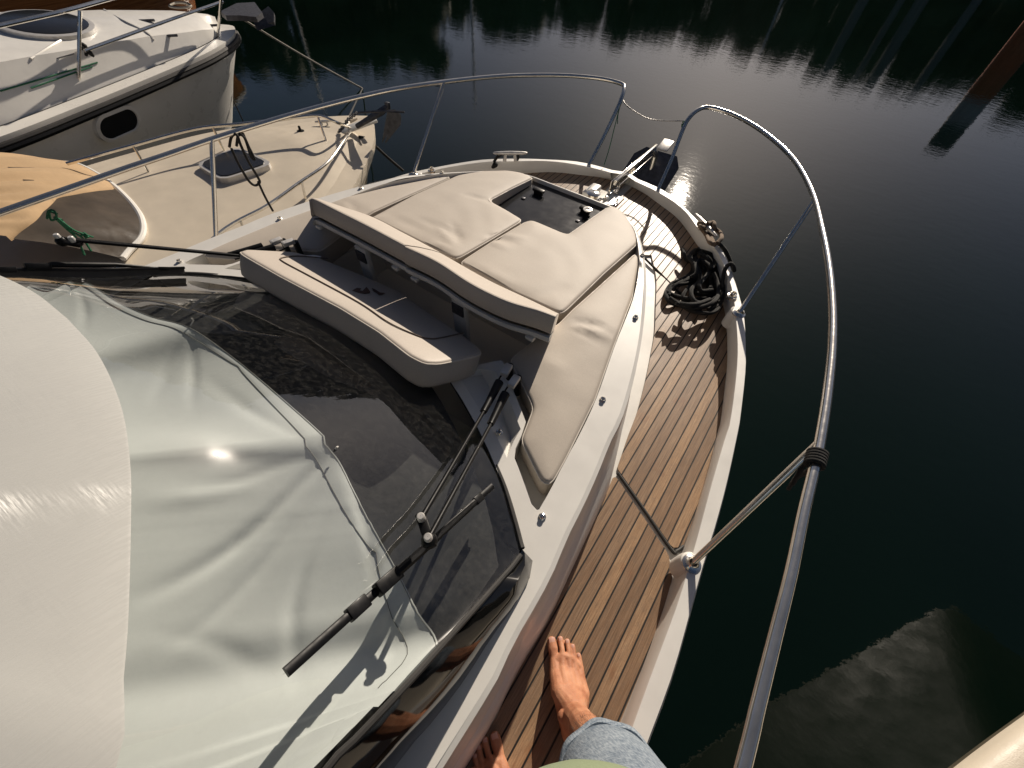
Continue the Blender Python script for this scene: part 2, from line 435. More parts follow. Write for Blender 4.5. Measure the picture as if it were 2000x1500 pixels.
def pile(az, R, top, r, label, col=None):
    c = Vector((math.sin(rad(az)) * R, math.cos(rad(az)) * R, 0))
    if col is None:
        m = MB(); m.lathe(c, [(0.001, top), (r * 0.9, top), (r, top - 0.1), (r * 1.05, ZW - 1), (0.001, ZW - 1)], 14); o = m.build('mooring_pile', pilem)
        return tag(o, label, 'mooring pile', 'piles standing off the far shore')
    e = empty('mooring_pile', c + Vector((0, 0, ZW)), label, 'mooring pile')
    m = MB(); m.lathe(c, [(0.001, top), (r, top - 0.05), (r, top - 0.8)], 18); m.build('cap', pilem, e)
    m = MB(); m.lathe(c, [(r, top - 0.8), (r * 1.02, top - 1.5)], 18); m.build('pale_band', palem, e)
    m = MB(); m.lathe(c, [(r * 1.02, top - 1.5), (r * 1.03, ZW - 0.6)], 18); m.build('orange_band', orange, e)
for az, R, top, r, lb in ((-3.1, 44, 6.85, 0.30, 'grey pile, leftmost of the bare piles'), (-0.4, 44, 6.6, 0.2, 'slim grey pile, second of the bare piles from the left'), (1.0, 44, 6.95, 0.34, 'stout grey pile, third of the bare piles from the left'), (4.5, 44, 6.85, 0.24, 'slim grey pile beside the orange pile')):
    pile(az, R, top, r, lb)
pile(9.0, 20, 2.25, 0.32, 'thick mooring pile with a grey top and orange base', 1)

# ------------------------------------------------------------------ the motorboat
BOAT = empty('motorboat', (-1.0, 0.0, ZW), 'white motorboat with teak side deck and padded bow lounge, the one stood on', 'motorboat')
def lerp_z(tab): return lambda x, y: interp(y, tab)
zgun = lerp_z([(-1, 0.125), (0.6, 0.13), (1.9, 0.145), (2.45, 0.14), (2.8, 0.105)])
zroof = lerp_z([(-1, 0.40), (0.3, 0.42), (1.4, 0.42), (2.0, 0.325), (3, 0.32)])
zpad = lerp_z([(-1, 0.435), (1.05, 0.435), (1.65, 0.37), (2.1, 0.325)])
N = 110
zdk = lambda x, y: interp(y, [(-5, 0), (1.5, 0.0), (2.6, 0.034), (4, 0.04)])
gout_px = [(1260, 1461), (1314, 1314), (1356, 1164), (1380, 1080), (1396, 1030), (1420, 940), (1439.5, 850), (1444.5, 825), (1455, 735), (1456.5, 690), (1453.5, 622), (1442, 572), (1423, 515), (1403.5, 480), (1366, 435), (1345, 413), (1327, 395), (1309, 380), (1282, 365), (1247, 350)]
gin_px = [(1230, 1428), (1269, 1320), (1320, 1185), (1343, 1110), (1360, 1052), (1390, 940), (1417, 850), (1425, 825), (1435.5, 750), (1440, 690), (1438, 637), (1431, 572), (1417, 527), (1399, 489), (1364, 447), (1342, 417), (1322, 399), (1303, 386), (1275, 370), (1240, 354)]
foot_px = [(1209, 1416), (1260, 1290), (1299, 1179), (1316, 1120), (1339, 1060), (1376.5, 947.5), (1397.5, 859), (1407, 825), (1419, 727), (1421, 684), (1420, 640), (1409, 575), (1393, 530), (1374, 497), (1340, 447), (1322, 425), (1303, 410), (1285, 397), (1262, 380), (1236, 365)]
def aft(pts, z):
    a_, b_ = pts[0], pts[1]; d = (a_ - b_); d.z = 0; d.normalize(); e1 = a_ + d * 0.25; e2 = e1 + Vector((d.x * 0.25, d.y * 0.45, 0)); e3 = e2 + Vector((d.x * 0.12, -0.8, 0))
    return [Vector((e3.x, -4.0, z)), Vector((e3.x, e3.y - 0.6, z)), e3, e2, e1] + pts
gout = cr(aft([PF(*p, zgun) for p in gout_px], 0.13), N)
gin = cr(aft([PF(*p, lambda x, y: zgun(x, y) - 0.004) for p in gin_px], 0.125), N)
foot = cr(aft([PF(*p, lambda x, y: zdk(x, y) + 0.006) for p in foot_px], 0.006), N)
def shift(c, dx, dz, k=None):
    out = []
    for i, p in enumerate(c):
        t = c[min(i + 1, len(c) - 1)] - c[max(i - 1, 0)]; nrm = Vector((t.y, -t.x, 0)).normalized()
        out.append(p + nrm * dx + Vector((0, 0, dz)))
    return out
def settle(c, z): return [Vector((p.x, p.y, z)) for p in c]
face_lo = [f.lerp(Vector((q.x, q.y, f.z + 0.014)), 0.55) + Vector((0, 0, 0.006)) for f, q in zip(foot, gin)]
top_in = [q + (o - q) * 0.06 for q, o in zip(gin, gout)]
rub = shift(gout, 0.012, -0.03)
hull_mid = []; hull_wl = []; hull_bot = []
for i, p in enumerate(gout):
    k = max(0.0, (p.y - 1.0) / 1.85); half = p.x - XC
    ins = 0.06 + 0.10 * k
    hull_mid.append(Vector((XC + half * (1 - ins * 0.7 - 0.12 * k), p.y - 0.18 * k * k, -0.45)))
    hull_wl.append(Vector((XC + half * (0.84 - 0.30 * k), p.y - 0.55 * k * k, -1.05)))
    hull_bot.append(Vector((XC + half * (0.5 - 0.2 * k), p.y - 0.8 * k * k, -1.5)))
prof = [[p + Vector((0, 0, -0.012)) for p in foot], foot, face_lo, [f.lerp(q, 0.35) * 0.15 + q * 0.85 - Vector((0, 0, 0.085)) + Vector((0, 0, 0.0)) for f, q in zip(face_lo, gin)], [q + Vector((0, 0, -0.008)) for q in gin], top_in, [q + Vector((0, 0, 0.0)) for q in gout], rub, shift(gout, 0.004, -0.06), hull_mid, hull_wl, hull_bot]
for a in range(len(prof[3])): prof[3][a] = face_lo[a].lerp(gin[a], 0.4); prof[3][a].z = face_lo[a].z + 0.02
m = MB(); m.loft(prof); m.loft([mir(c) for c in prof])
# bow faces between the two sides and the transom
bowl = [c[-1] for c in prof[5:]]
m.loft([bowl, [Vector((XC, p.y + 0.04, p.z)) for p in bowl], mir(bowl)][0:3])
tr = [c[0] for c in prof[5:]]; m.loft([tr, mir(tr)])
hull = m.build('hull', gel, BOAT, 40)
# side deck skin
m = MB(); dk = [Vector((p.x + 0.0, p.y, -0.004 + zdk(0, p.y))) for p in foot]
m.loft([mir(dk), [Vector((XC, p.y + (0.03 if i == N - 1 else 0), p.z)) for i, p in enumerate(dk)], dk]); m.build('deck', gel, BOAT)
def inpoly(x, y, poly):
    c = False; n = len(poly)
    for i in range(n):
        a, b = poly[i], poly[i - 1]
        if (a.y > y) != (b.y > y) and x < (b.x - a.x) * (y - a.y) / (b.y - a.y) + a.x: c = not c
    return c
def cdt_fill(loops, zf, grid=None, holes=(), keep=None):
    pts = []; edges = []
    for lp in loops:
        o = len(pts); pts += [Vector((p.x, p.y)) for p in lp]; edges += [(o + i, o + (i + 1) % len(lp)) for i in range(len(lp))]
    if grid: pts += grid
    v, e, f, *_ = geometry.delaunay_2d_cdt(pts, edges, [], 0, 1e-6)
    fs = []
    for t in f:
        cx = sum(v[i].x for i in t) / len(t); cy = sum(v[i].y for i in t) / len(t)
        if not inpoly(cx, cy, loops[0]): continue
        if any(inpoly(cx, cy, hl) for hl in holes): continue
        fs.append(tuple(t))
    return [Vector((p.x, p.y, zf(p.x, p.y))) for p in v], fs
# teak panels
def panel(name, out_pts, both=True, th=0.008):
    for mirror in ((False, True) if both else (False,)):
        q = mir(out_pts) if mirror else out_pts
        mm = MB(); vt, ft = cdt_fill([q], lambda x, y: zdk(x, y) + 0.006, [Vector((x_, y_)) for y_ in (1.5, 1.8, 2.1, 2.4, 2.6) for x_ in [(-2.2 + 0.06 * k_) for k_ in range(42)] if inpoly(x_, y_, q)]); mm.add(vt, ft); mm.loft([[Vector((p.x, p.y, zdk(p.x, p.y) + 0.006)) for p in q], [Vector((p.x, p.y, zdk(p.x, p.y) + 0.006 - th)) for p in q]], closed=True); mm.build(name, teakm, BOAT)
def line(px, z=0.0): return [PF(*p, lambda x, y: zdk(x, y) + z) for p in px]
inner1 = [(1206, 912), (1216, 883), (1227, 850), (1245, 802), (1261, 740), (1270, 696), (1278, 650), (1280, 600), (1281, 545), (1272, 500)]
outer1 = [(1236, 368), (1262, 382), (1285, 399), (1303, 412), (1322, 428), (1340, 450), (1374, 500), (1393, 533), (1408, 578), (1419, 642), (1420.5, 684), (1418.5, 727), (1406, 825), (1396.5, 859), (1375.5, 947), (1361, 989), (1339, 1056), (1334, 1066)]
inw = cr(line(inner1), 40); fwd_in = [Vector((-0.60, 2.12, 0)), Vector((-0.78, 2.28, 0)), Vector((-0.905, 2.40, 0))]
outw = cr(line(outer1), 60)
p1 = inw + fwd_in + [P(1198, 399.5, .03), P(1234, 366.5, .034)] + outw + [P(1322, 1070), P(1315, 1070.5), P(1309, 1066), P(1210, 923), P(1206, 917)]
panel('teak_panel', p1)
inner2 = [(1034.5, 1273.5), (1072, 1210.5), (1111, 1125), (1145.5, 1050), (1169.5, 1000), (1193, 942)]
front2 = [(1196, 935), (1199.5, 933), (1204, 935), (1208, 940), (1298, 1073), (1305, 1086), (1309.5, 1110), (1312, 1128)]
outer2 = [(1312, 1128), (1299, 1179), (1260, 1290), (1209, 1416), (1170, 1490)]
aft_in = [(910, 1498), (970, 1400), (1008, 1312)]
p2 = [Vector((-0.02, -3.6, 0)), Vector((0.0, -1.2, 0))] + [P(*p) for p in aft_in[0:]] + cr(line(inner2), 24) + line(front2) + cr(line(outer2[:-1]), 24)[1:] + [Vector((p.x, p.y, 0)) for p in foot[::-1] if -3.6 < p.y < P(1170, 1490).y - 0.1]
panel('teak_panel', p2)
# black rubber seal across the joint of the two panels
for mr in (False, True):
    q = [P(1207, 924, 0.004), P(1258, 996, 0.004), P(1311, 1073, 0.004), P(1322, 1076, 0.004), P(1335, 1067, 0.004)]
    m = MB(); m.tube(crm(mir(q) if mr else q), 0.0065, 8); m.build('seal', rubber, BOAT)

# coachroof -----------------------------------------------------------------
T_px = [(900, 1456), (946, 1370), (1000, 1263), (1036, 1200), (1058, 1162), (1084, 1110), (1110, 1047), (1140, 987), (1167, 927), (1194, 860), (1218, 810), (1243, 720), (1257, 640), (1263, 560), (1260, 505), (1250, 462), (1234, 431), (1213, 411), (1193, 400)]
T = cr([Vector((-0.07, -3.4, 0.40)), Vector((-0.05, -1.6, 0.40)), Vector((-0.025, -0.6, 0.40))] + [PF(*p, zroof) for p in T_px[1:]], N)
W_px = [(910, 1498), (970, 1400), (1008, 1312), (1034.5, 1273.5), (1072, 1210), (1111, 1125), (1145.5, 1050), (1169.5, 1000), (1195, 938), (1206, 910)]
wb = [Vector((-0.03, -3.4, 0)), Vector((-0.01, -1.2, 0))] + [P(*p, 0) for p in W_px]
ywb = [(p.y, p.x) for p in wb]
Bs = []
for i, p in enumerate(shift(T, 0.045, 0)):
    x = p.x
    if p.y < 1.25:
        xw = interp(p.y, ywb) if p.y < 0.82 else None
        if xw is not None: x = xw - 0.002
        else: x = p.x + (0.004) * 0
    Bs.append(Vector((x, p.y, 0.0)))
Bs = [Vector((Bs[i].x if i in (0, N - 1) else (Bs[i - 1].x + Bs[i].x + Bs[i + 1].x) / 3, Bs[i].y, 0)) for i in range(N)]
def wl(f, out, dz=0.0): return [Vector((b.x + (t.x - b.x) * f, b.y + (t.y - b.y) * f, t.z * f + dz)) for b, t in zip(shift(Bs, out, 0), shift(T, out, 0))]
T_r = shift(T, -0.012, 0.0)
wall = [Bs, wl(0.04, 0.004), wl(0.40, 0.004), wl(0.44, -0.006), wl(0.80, -0.004), wl(0.93, 0.0), T, T_r]
for c in (wall[6],):
    for p in c: p.z -= 0.006
m = MB(); m.loft(wall); m.loft([mir(c) for c in wall])
fr = [c[-1] for c in wall]; m.loft([fr, mir(fr)])
m.build('coachroof_side', gel, BOAT, 30)
# windscreen base curve on the coachroof (starboard half, centre -> aft)
wsb_px = [(871, 738), (904, 787.5), (931, 835), (953.5, 880.5), (982.5, 947), (1005, 1022), (1015.5, 1062.5), (1019, 1074)]
wsb = [Vector((-1.0, 0.605, 0.395)), Vector((-0.80, 0.59, 0.395))] + [P(*p, interp(i, [(0, 0.398), (4, 0.415), (7, 0.43)])) for i, p in enumerate(wsb_px)]
M_px = [(1053, 995), (1077, 953), (1107, 894), (1126, 860), (1164, 780), (1200, 678), (1238, 579), (1249, 515), (1248, 492), (1245, 470), (1238, 446), (1222, 426), (1204, 410), (1191, 403)]
Min = cr([PF(*p, zroof) for p in M_px], 40)
wellin = [PF(*p, zroof) for p in [(1048.5, 996), (1038, 984.5), (1026, 950), (1012, 912), (1005, 895), (1007, 876), (1018, 852), (1027, 824), (1012, 785), (995, 745), (988, 715), (979, 703), (934, 712), (899, 726)]]
rec = wellin[::-1] + Min         # centre-aft -> tip -> forward
rec_aft_c = Vector((XC, rec[0].y, zroof(0, rec[0].y)))
rec_loop = rec + mir(rec)[::-1]
trough = [PF(*p, zroof) for p in [(900, 738), (923.5, 778.5), (970, 853.5), (990, 894), (1003, 862), (1017, 838), (992, 775), (968, 725), (938, 720)]]
hole_ws = wsb + [Vector((-0.13, -0.6, 0.4)), Vector((-0.14, -3.4, 0.4))]
hole_ws = hole_ws[1:]; hole_ws = hole_ws + mir(hole_ws)[::-1]
outer_loop = T_r + mir(T_r)[::-1]
vv, ff = cdt_fill([outer_loop, rec_loop, trough, mir(trough), hole_ws], zroof, None, [rec_loop, trough, mir(trough), hole_ws])
m = MB(); m.add(vv, ff)
for lp in (rec_loop,):
    m.loft([lp, [p - Vector((0, 0, 0.095)) for p in lp]], closed=True)
for mr in (0, 1):
    q = [(lambda s: mir(s) if mr else s)([p])[0] for p in trough]
    tb = [PF(*p, lambda x, y: zroof(x, y) - 0.045) for p in [(942, 733), (953, 752), (980, 805), (998, 855)]]
    tb = mir(tb) if mr else tb
    v = q + tb; nq = len(q)
    m.add(v, [(0, 1, nq + 1, nq), (1, 2, nq + 2, nq + 1), (2, 3, nq + 3, nq + 2), (3, 4, nq + 3), (4, 5, nq + 3), (5, 6, nq + 2, nq + 3), (6, 7, nq + 1, nq + 2), (7, 8, nq, nq + 1), (8, 0, nq)])
m.build('coachroof_top', gel, BOAT, 12, 6e-4)
# recess floor, forward part and wings
zfl = lambda x, y: zpad(x, y) - 0.085
fwd = [p for p in rec_loop if p.y > 1.03]
fl = [Vector((p.x, p.y, zfl(p.x, p.y))) for p in rec_loop]
well = [Vector((XC - 0.52, 0.50, 0)), Vector((XC + 0.52, 0.50, 0)), Vector((XC + 0.50, 1.06, 0)), Vector((XC - 0.50, 1.06, 0))]
vv, ff = cdt_fill([rec_loop, well], lambda x, y: zroof(x, y) - 0.094 if y < 1.05 else zfl(x, y) - 0.004, None, [well])
m = MB(); m.add(vv, ff)
wz = [Vector((p.x, p.y, 0.335)) for p in well]; wz0 = [Vector((p.x, p.y, 0.14)) for p in well]
m.loft([wz, wz0], closed=True); m.add(wz0, [(0, 1, 2, 3)]); m.build('lounge_well', gel3, BOAT, 20)

# windscreen glass + wheelhouse ------------------------------------------------
side_px = [(1000, 1104, 0.46), (900, 1216, 0.555), (800, 1327, 0.625), (700, 1434, 0.655), (637, 1500, 0.67)]
gb = wsb + [P(*p) for p in side_px] + [Vector((-0.165, -0.75, 0.685)), Vector((-0.165, -1.4, 0.685)), Vector((-0.165, -2.2, 0.685))]
GBN = 100
gbase = lin(crm(gb[:-3], 6) + gb[-3:], GBN)
RT = 0.905
gt = [Vector((x, y, RT)) for x, y in ((-1.0, -0.05), (-0.85, -0.055), (-0.73, -0.08), (-0.63, -0.125), (-0.54, -0.19), (-0.46, -0.26), (-0.395, -0.33), (-0.345, -0.41), (-0.315, -0.53), (-0.295, -0.75), (-0.29, -1.5), (-0.29, -2.3))]
gtop = lin(crm(gt, 6), GBN)
# pair base and top by normalised station so that rulings run up the rake
def stations(c, keys):
    out = []
    for k in keys: out.append(k)
    return out
KB = [0, 0.22, 0.40, 0.55, 0.70, 1.0]; KT = [0, 0.25, 0.42, 0.52, 0.62, 1.0]
def at_f(c, f):
    x = f * (len(c) - 1); i = min(int(x), len(c) - 2); return c[i].lerp(c[i + 1], x - i)
NS, NR = 96, 22
curves = []
for j in range(NR):
    t = j / (NR - 1); row = []
    for i in range(NS):
        f = i / (NS - 1)
        a = at_f(gbase, interp(f, list(zip(KB, KB)))); b = at_f(gtop, f)
        p = a.lerp(b, t)
        out = Vector((p.x - XC, max(p.y + 0.9, 0.0), 0)); out = out.normalized() if out.length > 1e-4 else Vector((0, 1, 0))
        p += (out * 0.6 + Vector((0, 0, 0.8))) * -0.016 * math.sin(math.pi * t) * (1.0 if p.y > 0.1 else 0.0 if p.y < 0 else p.y * 10)
        row.append(p)
    curves.append(row)
gm = MB(); gm.loft(curves); gm.loft([mir(c) for c in curves])
glass = gm.build('windscreen', glassm, BOAT, 60)
gv = [p for c in curves for p in c]; gf = []
for i in range(NR - 1):
    for j in range(NS - 1):
        a = i * NS + j; gf.append((a, a + NS, a + NS + 1, a + 1))
nv = len(gv); gv2 = gv + mir(gv); gf2 = gf + [tuple(reversed([q + nv for q in f])) for f in gf]
BV = BVHTree.FromPolygons(gv2, gf2)
CAMP = Vector((0, 0, CAM_H))
def GP(px, py, off=0.0):
    d = ray(px, py).normalized(); loc, nr, idx, dist = BV.ray_cast(CAMP, d)
    if loc is None:
        loc, nr, idx, dist = BV.find_nearest(P(px, py, 0.6))
    if nr.dot(d) > 0: nr = -nr
    return loc + nr * off, nr
# glossy black band under the side glass
bo_px = [(1019, 1071, 0.425), (1030, 1075, 0.425), (1039, 1090, 0.425), (1041, 1110, 0.425), (1032, 1134, 0.43), (1000, 1190, 0.43), (960, 1245, 0.435), (900, 1338, 0.44), (820, 1440, 0.445), (770, 1500, 0.45)]
bi = cr([P(1014, 1085, 0.45)] + [P(*p) for p in side_px] + [Vector((-0.167, -0.75, 0.685)), Vector((-0.167, -2.2, 0.685))], 60)
bo = cr([P(*p) for p in bo_px] + [Vector((-0.13, -0.75, 0.45)), Vector((-0.13, -2.2, 0.45))], 60)
bmid = [a.lerp(b, 0.45) + Vector((0.012, 0, 0.022)) for a, b in zip(bi, bo)]
b0 = [a + Vector((-0.01, 0, -0.02)) for a in bi]; bi2 = [a + Vector((0.004, 0, 0.008)) for a in bi]
b1 = [p + Vector((-0.004, 0, -0.035)) for p in bo]; b2 = [Vector((p.x - 0.06, p.y, 0.37)) for p in bo]
band = [b0, bi2, bmid, bo, b1, b2]
for bq in (band, [mir(c) for c in band]):
    m = MB(); m.loft(bq); m.build('window_band', gloss, BOAT, 50)
for mr in (0, 1):
    q = [p + Vector((0.004, 0, 0.012)) for p in bi]; m = MB(); m.tube(mir(q) if mr else q, 0.006, 8); m.build('window_gasket', rubber, BOAT)
bs = shift(lin(crm(gb[:-8], 6), 60), 0.0, 0)
m = MB(); q = [p + Vector((0, 0.004, 0.002)) for p in lin(crm(wsb, 6), 60)]; m.tube(q, 0.006, 6); m.tube(mir(q), 0.006, 6); m.build('windscreen_gasket', rubber, BOAT)
# dark cabin below the glass
m = MB(); dd = [Vector((p.x - 0.03, p.y - 0.05, 0.40)) for p in lin(crm(gb[:-3], 6) + gb[-3:], 40)]
m.loft([[Vector((XC, p.y, 0.40)) for p in dd], dd]); m.loft([[Vector((XC, p.y, 0.40)) for p in dd], mir(dd)]); m.build('dashboard', dash, BOAT)
# hard top
re_px = [(255, 1000), (253, 900), (235, 790), (190, 690), (130, 600), (60, 545), (0, 510)]
RZ = 0.925
edge = [Vector((-0.13, -2.4, RZ)), Vector((-0.13, -1.0, RZ)), Vector((-0.155, -0.60, RZ)), Vector((-0.205, -0.40, RZ)), P(225, 1500, RZ), P(240, 1330, RZ), P(250, 1200, RZ)] + [P(*p, RZ) for p in re_px[:-1]]
edge = edge + [Vector((XC, edge[-1].y, RZ))] if edge[-1].x < XC - 0.02 else edge
edge = [p for p in edge if p.x > XC + 0.05] + [Vector((XC, -0.022, RZ))]
edge = cr(edge, 110)
full = edge + mir(edge)[::-1][1:]
def inset_loop(lp, d):
    out = []; n = len(lp)
    for i in range(n):
        t = lp[min(i + 1, n - 1)] - lp[max(i - 1, 0)]; nr = Vector((-t.y, t.x, 0)).normalized(); out.append(lp[i] + nr * d)
    return out
loops = []
for d, dz in ((0.04, -0.022), (0.016, -0.014), (0.004, -0.005), (0.0, -0.001), (0.003, 0.001)):
    loops.append([p + Vector((0, 0, dz)) for p in inset_loop(full, d)])
def crown(x, y, d): return 1.0
base = loops[-1]
nlev = 14
for k in range(1, nlev + 1):
    f = k / nlev; lp = []
    for p in base:
        c = Vector((XC, max(min(p.y - 0.0, -0.55), -2.2), 0)); q = Vector((p.x, p.y, 0)).lerp(c, f * 0.999)
        q.z = RZ + 0.001 + 0.11 * (1 - (1 - f) ** 2.4); lp.append(q)
    loops.append(lp)
m = MB(); m.loft(loops)
def roof_mat():
    k = M('roof_gelcoat'); k.set(Base_Color=(0.5, 0.5, 0.47), Roughness=0.2)
    v = k.coord((1, 1, 1)); sc = k.noise(k.coord((260, 30, 1)), 1.0, 2, 0.6)
    k.l(k.ramp(k.noise(v, 4, 3), [(0.3, (0.455, 0.455, 0.435)), (0.7, (0.49, 0.49, 0.465))]), k.b.inputs['Base Color'])
    k.l(k.ramp(sc, [(0.3, (0.14,) * 3), (0.7, (0.42,) * 3)]), k.b.inputs['Roughness'])
    k.bump(sc, 0.10, 0.002)
    tg = k.n('CombineXYZ'); tg.inputs[0].default_value = 0.90; tg.inputs[1].default_value = -0.436
    ga = k.n('BsdfGlossy'); ga.inputs['Roughness'].default_value = 0.62; ga.inputs['Anisotropy'].default_value = 0.965; k.l(tg.outputs[0], ga.inputs['Tangent'])
    scr = k.noise(k.coord((26, 420, 1)), 1.0, 3, 0.7); pat = k.noise(k.coord((5, 9, 1)), 1.0, 3, 0.6)
    wt = k.math('MULTIPLY', k.ramp(scr, [(0.42, (0, 0, 0)), (0.75, (1, 1, 1))]), k.ramp(pat, [(0.42, (0.01,) * 3), (0.62, (0.10,) * 3)]))
    mx = k.n('MixShader'); k.l(wt, mx.inputs[0]); k.l(k.b.outputs[0], mx.inputs[1]); k.l(ga.outputs[0], mx.inputs[2]); k.l(mx.outputs[0], k.N['Material Output'].inputs[0])
    return k.m
m.build('hard_top', roof_mat(), BOAT, 50)

# canvas hung under the glass
NU, NVv = 150, 90
cedge = crm([Vector(p) for p in [(60, 556, .68), (100, 566, .67), (158, 547, .69), (235, 592, .67), (300, 620, .675), (370, 640, .70), (450, 694, .66), (560, 786, .645), (655, 875, .675), (697, 948, .65), (742, 1033, .64), (788, 1117, .63), (828, 1197, .62), (858, 1253, .61), (800, 1320, .635), (640, 1490, .675), (560, 1570, .69)]], 8)
cedge = lin(cedge, NU)
gfull = mir(gtop)[::-1] + gtop[1:]
def pxof(p):
    c = RM.transposed() @ (p - CAMP); return 1000 + F_PX * c.x / -c.z, 750 - F_PX * c.y / -c.z
folds = [([(650, 884), (590, 940), (500, 1030), (400, 1105), (255, 1180)], 15, -0.030), ([(652, 888), (600, 985), (540, 1070), (430, 1190), (300, 1290)], 13, -0.016),
         ([(658, 890), (690, 960), (720, 1060), (735, 1150)], 9, -0.013), ([(668, 905), (710, 990), (745, 1080)], 7, -0.010), ([(372, 645), (378, 720), (370, 800)], 10, -0.012), ([(368, 650), (330, 720), (290, 790)], 10, -0.010),
         ([(150, 560), (165, 600), (160, 650)], 8, -0.010), ([(650, 882), (520, 880), (380, 870), (250, 880)], 22, 0.012), ([(645, 878), (560, 840), (470, 790), (380, 720)], 14, -0.008),
         ([(300, 1240), (420, 1260), (560, 1330)], 25, -0.008), ([(820, 1230), (780, 1260), (750, 1320)], 10, -0.009), ([(780, 1150), (740, 1230), (715, 1330)], 9, -0.008), ([(500, 950), (400, 965), (260, 985)], 20, 0.012), ([(655, 880), (560, 905), (440, 945), (330, 960)], 11, -0.009), ([(640, 1010), (590, 1120), (570, 1230), (590, 1380)], 18, -0.012)]
def seg_d(x, y, pl):
    best = 1e9; bt = 0; n = len(pl) - 1
    for i in range(n):
        ax, ay = pl[i]; bx, by = pl[i + 1]; dx, dy = bx - ax, by - ay
        t = max(0, min(1, ((x - ax) * dx + (y - ay) * dy) / (dx * dx + dy * dy))); d = math.hypot(x - ax - t * dx, y - ay - t * dy)
        if d < best: best = d; bt = (i + t) / n
    return best, bt
fd = [([(a, b) for a, b, *_ in [tuple(q) for q in crm([Vector((x, y, 0)) for x, y in pl], 4)]], s, dpt) for pl, s, dpt in folds]
cv = []; cf = []
for i, e in enumerate(cedge):
    f = i / (NU - 1); g3, gn = GP(e.x, e.y, 0); e3 = P(e.x, e.y, e.z); e3 = e3 if (e3 - CAMP).length > (g3 - CAMP).length + 0.012 else g3 + gn * -0.015
    b3 = Vector((interp(f, [(0, -1.55), (0.45, -1.15), (0.75, -0.75), (1, -0.42)]), interp(f, [(0, -0.30), (0.45, -0.45), (0.75, -0.70), (1, -1.0)]), interp(f, [(0, 0.74), (0.5, 0.735), (0.75, 0.72), (1, 0.71)])))
    for j in range(NVv):
        t = j / (NVv - 1)
        q = e3.lerp(b3, t); q.z -= 0.012 * math.sin(math.pi * min(1, t * 1.5)); n_ = Vector((0.25, 0.25, 0.93))
        x, y = pxof(q)
        off = 0.0
        for pl, s, dpt in fd:
            d, bt = seg_d(x, y, pl)
            if d < s * 3.2:
                sp = s * (0.45 + 0.75 * bt)
                off += 0.5 * dpt * math.exp(-(d / sp) ** 2) * min(1, 0.15 + 1.4 * bt) * (1 - max(0, bt - 0.6) / 0.4 * 0.95)
        cv.append(q + n_ * off)
for i in range(NU - 1):
    for j in range(NVv - 1):
        a = i * NVv + j; cf.append((a, a + 1, a + NVv + 1, a + NVv))
COVER = empty('windscreen_cover', GP(600, 1100, -0.05)[0], 'pale grey canvas sun cover hung inside the windscreen', 'windscreen cover')
m = MB(); m.add(cv, cf); m.build('canvas', canv, COVER, 80)
# hem: sewn double strip along the free edge
hv = []; hf = []
for i in range(NU):
    sc_ = 0.3 + 0.7 * abs(math.sin(math.pi * i / NU * 3.4)) ** 0.5
    for k in range(5):
        jj = 6.5 * sc_ * (0.55 + 0.45 * i / NU) * k / 4; j0 = int(jj); a_ = cv[i * NVv + j0]; b_ = cv[i * NVv + j0 + 1]
        hv.append(a_.lerp(b_, jj - j0) + Vector((0.2, 0.25, 0.9)) * (0.0018 if k < 4 else 0.0004))
for i in range(NU - 1):
    for k in range(4): a = i * 5 + k; hf.append((a, a + 1, a + 6, a + 5))
m = MB(); m.add(hv, hf); m.build('hem', canv, COVER, 80)
thread = simple('grey_thread', (0.16, 0.16, 0.15), 0.8)
for k_ in (0, 4):
    m = MB(); m.tube([hv[i * 5 + k_].lerp(hv[i * 5 + 2], 0.12) + Vector((0, 0, 0.0006)) for i in range(int(NU * 0.78))], 0.0009, 5); m.build('stitching', thread, COVER)
for px in ((372, 637), (657, 874), (160, 546)):
    m = MB(); q = P(*px, {372: .70, 657: .675, 160: .69}[px[0]]); g_ = BV.find_nearest(q)[0]; m.tube([q, q.lerp(g_, 0.5) + Vector((0, 0.006, 0)), g_.lerp(q, 0.1)], 0.002, 6); m.build('hook', alum, COVER)

# snaps, fillers, cleats ------------------------------------------------------
stud_prof = [(0.0105, 0.0), (0.0105, 0.003), (0.008, 0.005), (0.0075, 0.010), (0.004, 0.0115), (0.0035, 0.008), (0.0005, 0.008)]
for px in ((1254, 500), (1241, 621), (1177, 781), (1059, 1010), (890, 739), (975, 845)):
    p = PF(*px, zroof)
    for q in ([p], mir([p])): mm = MB(); mm.lathe(q[0], stud_prof, 16); mm.build('snap_stud', chrome, BOAT)
def boss(px, r=0.026, rh=0.02):
    p = PF(*px, zgun)
    for q in ([p], mir([p])):
        mm = MB(); c = q[0] + Vector((-0.002 if q[0].x > XC else 0.002, 0.004, -0.10))
        mm.lathe(c, [(r * 1.5, 0), (r * 1.45, 0.06), (r * 1.25, 0.092), (r * 0.9, 0.100), (0.001, 0.101)], 24); mm.build('stanchion_boss', gel, BOAT)
boss((1352, 1100)); boss((1443, 606))
for px, r in (((1433, 583), 0.016),):
    p = PF(*px, zgun) + Vector((-0.012, 0.01, 0))
    for q in ([p], mir([p])): mm = MB(); mm.lathe(q[0], [(r * 1.5, -0.01), (r * 1.5, 0.004), (r, 0.006), (r, 0.022), (r * 0.6, 0.024), (r * 0.5, 0.012), (0.001, 0.012)], 20); mm.build('deck_filler', chrome, BOAT)
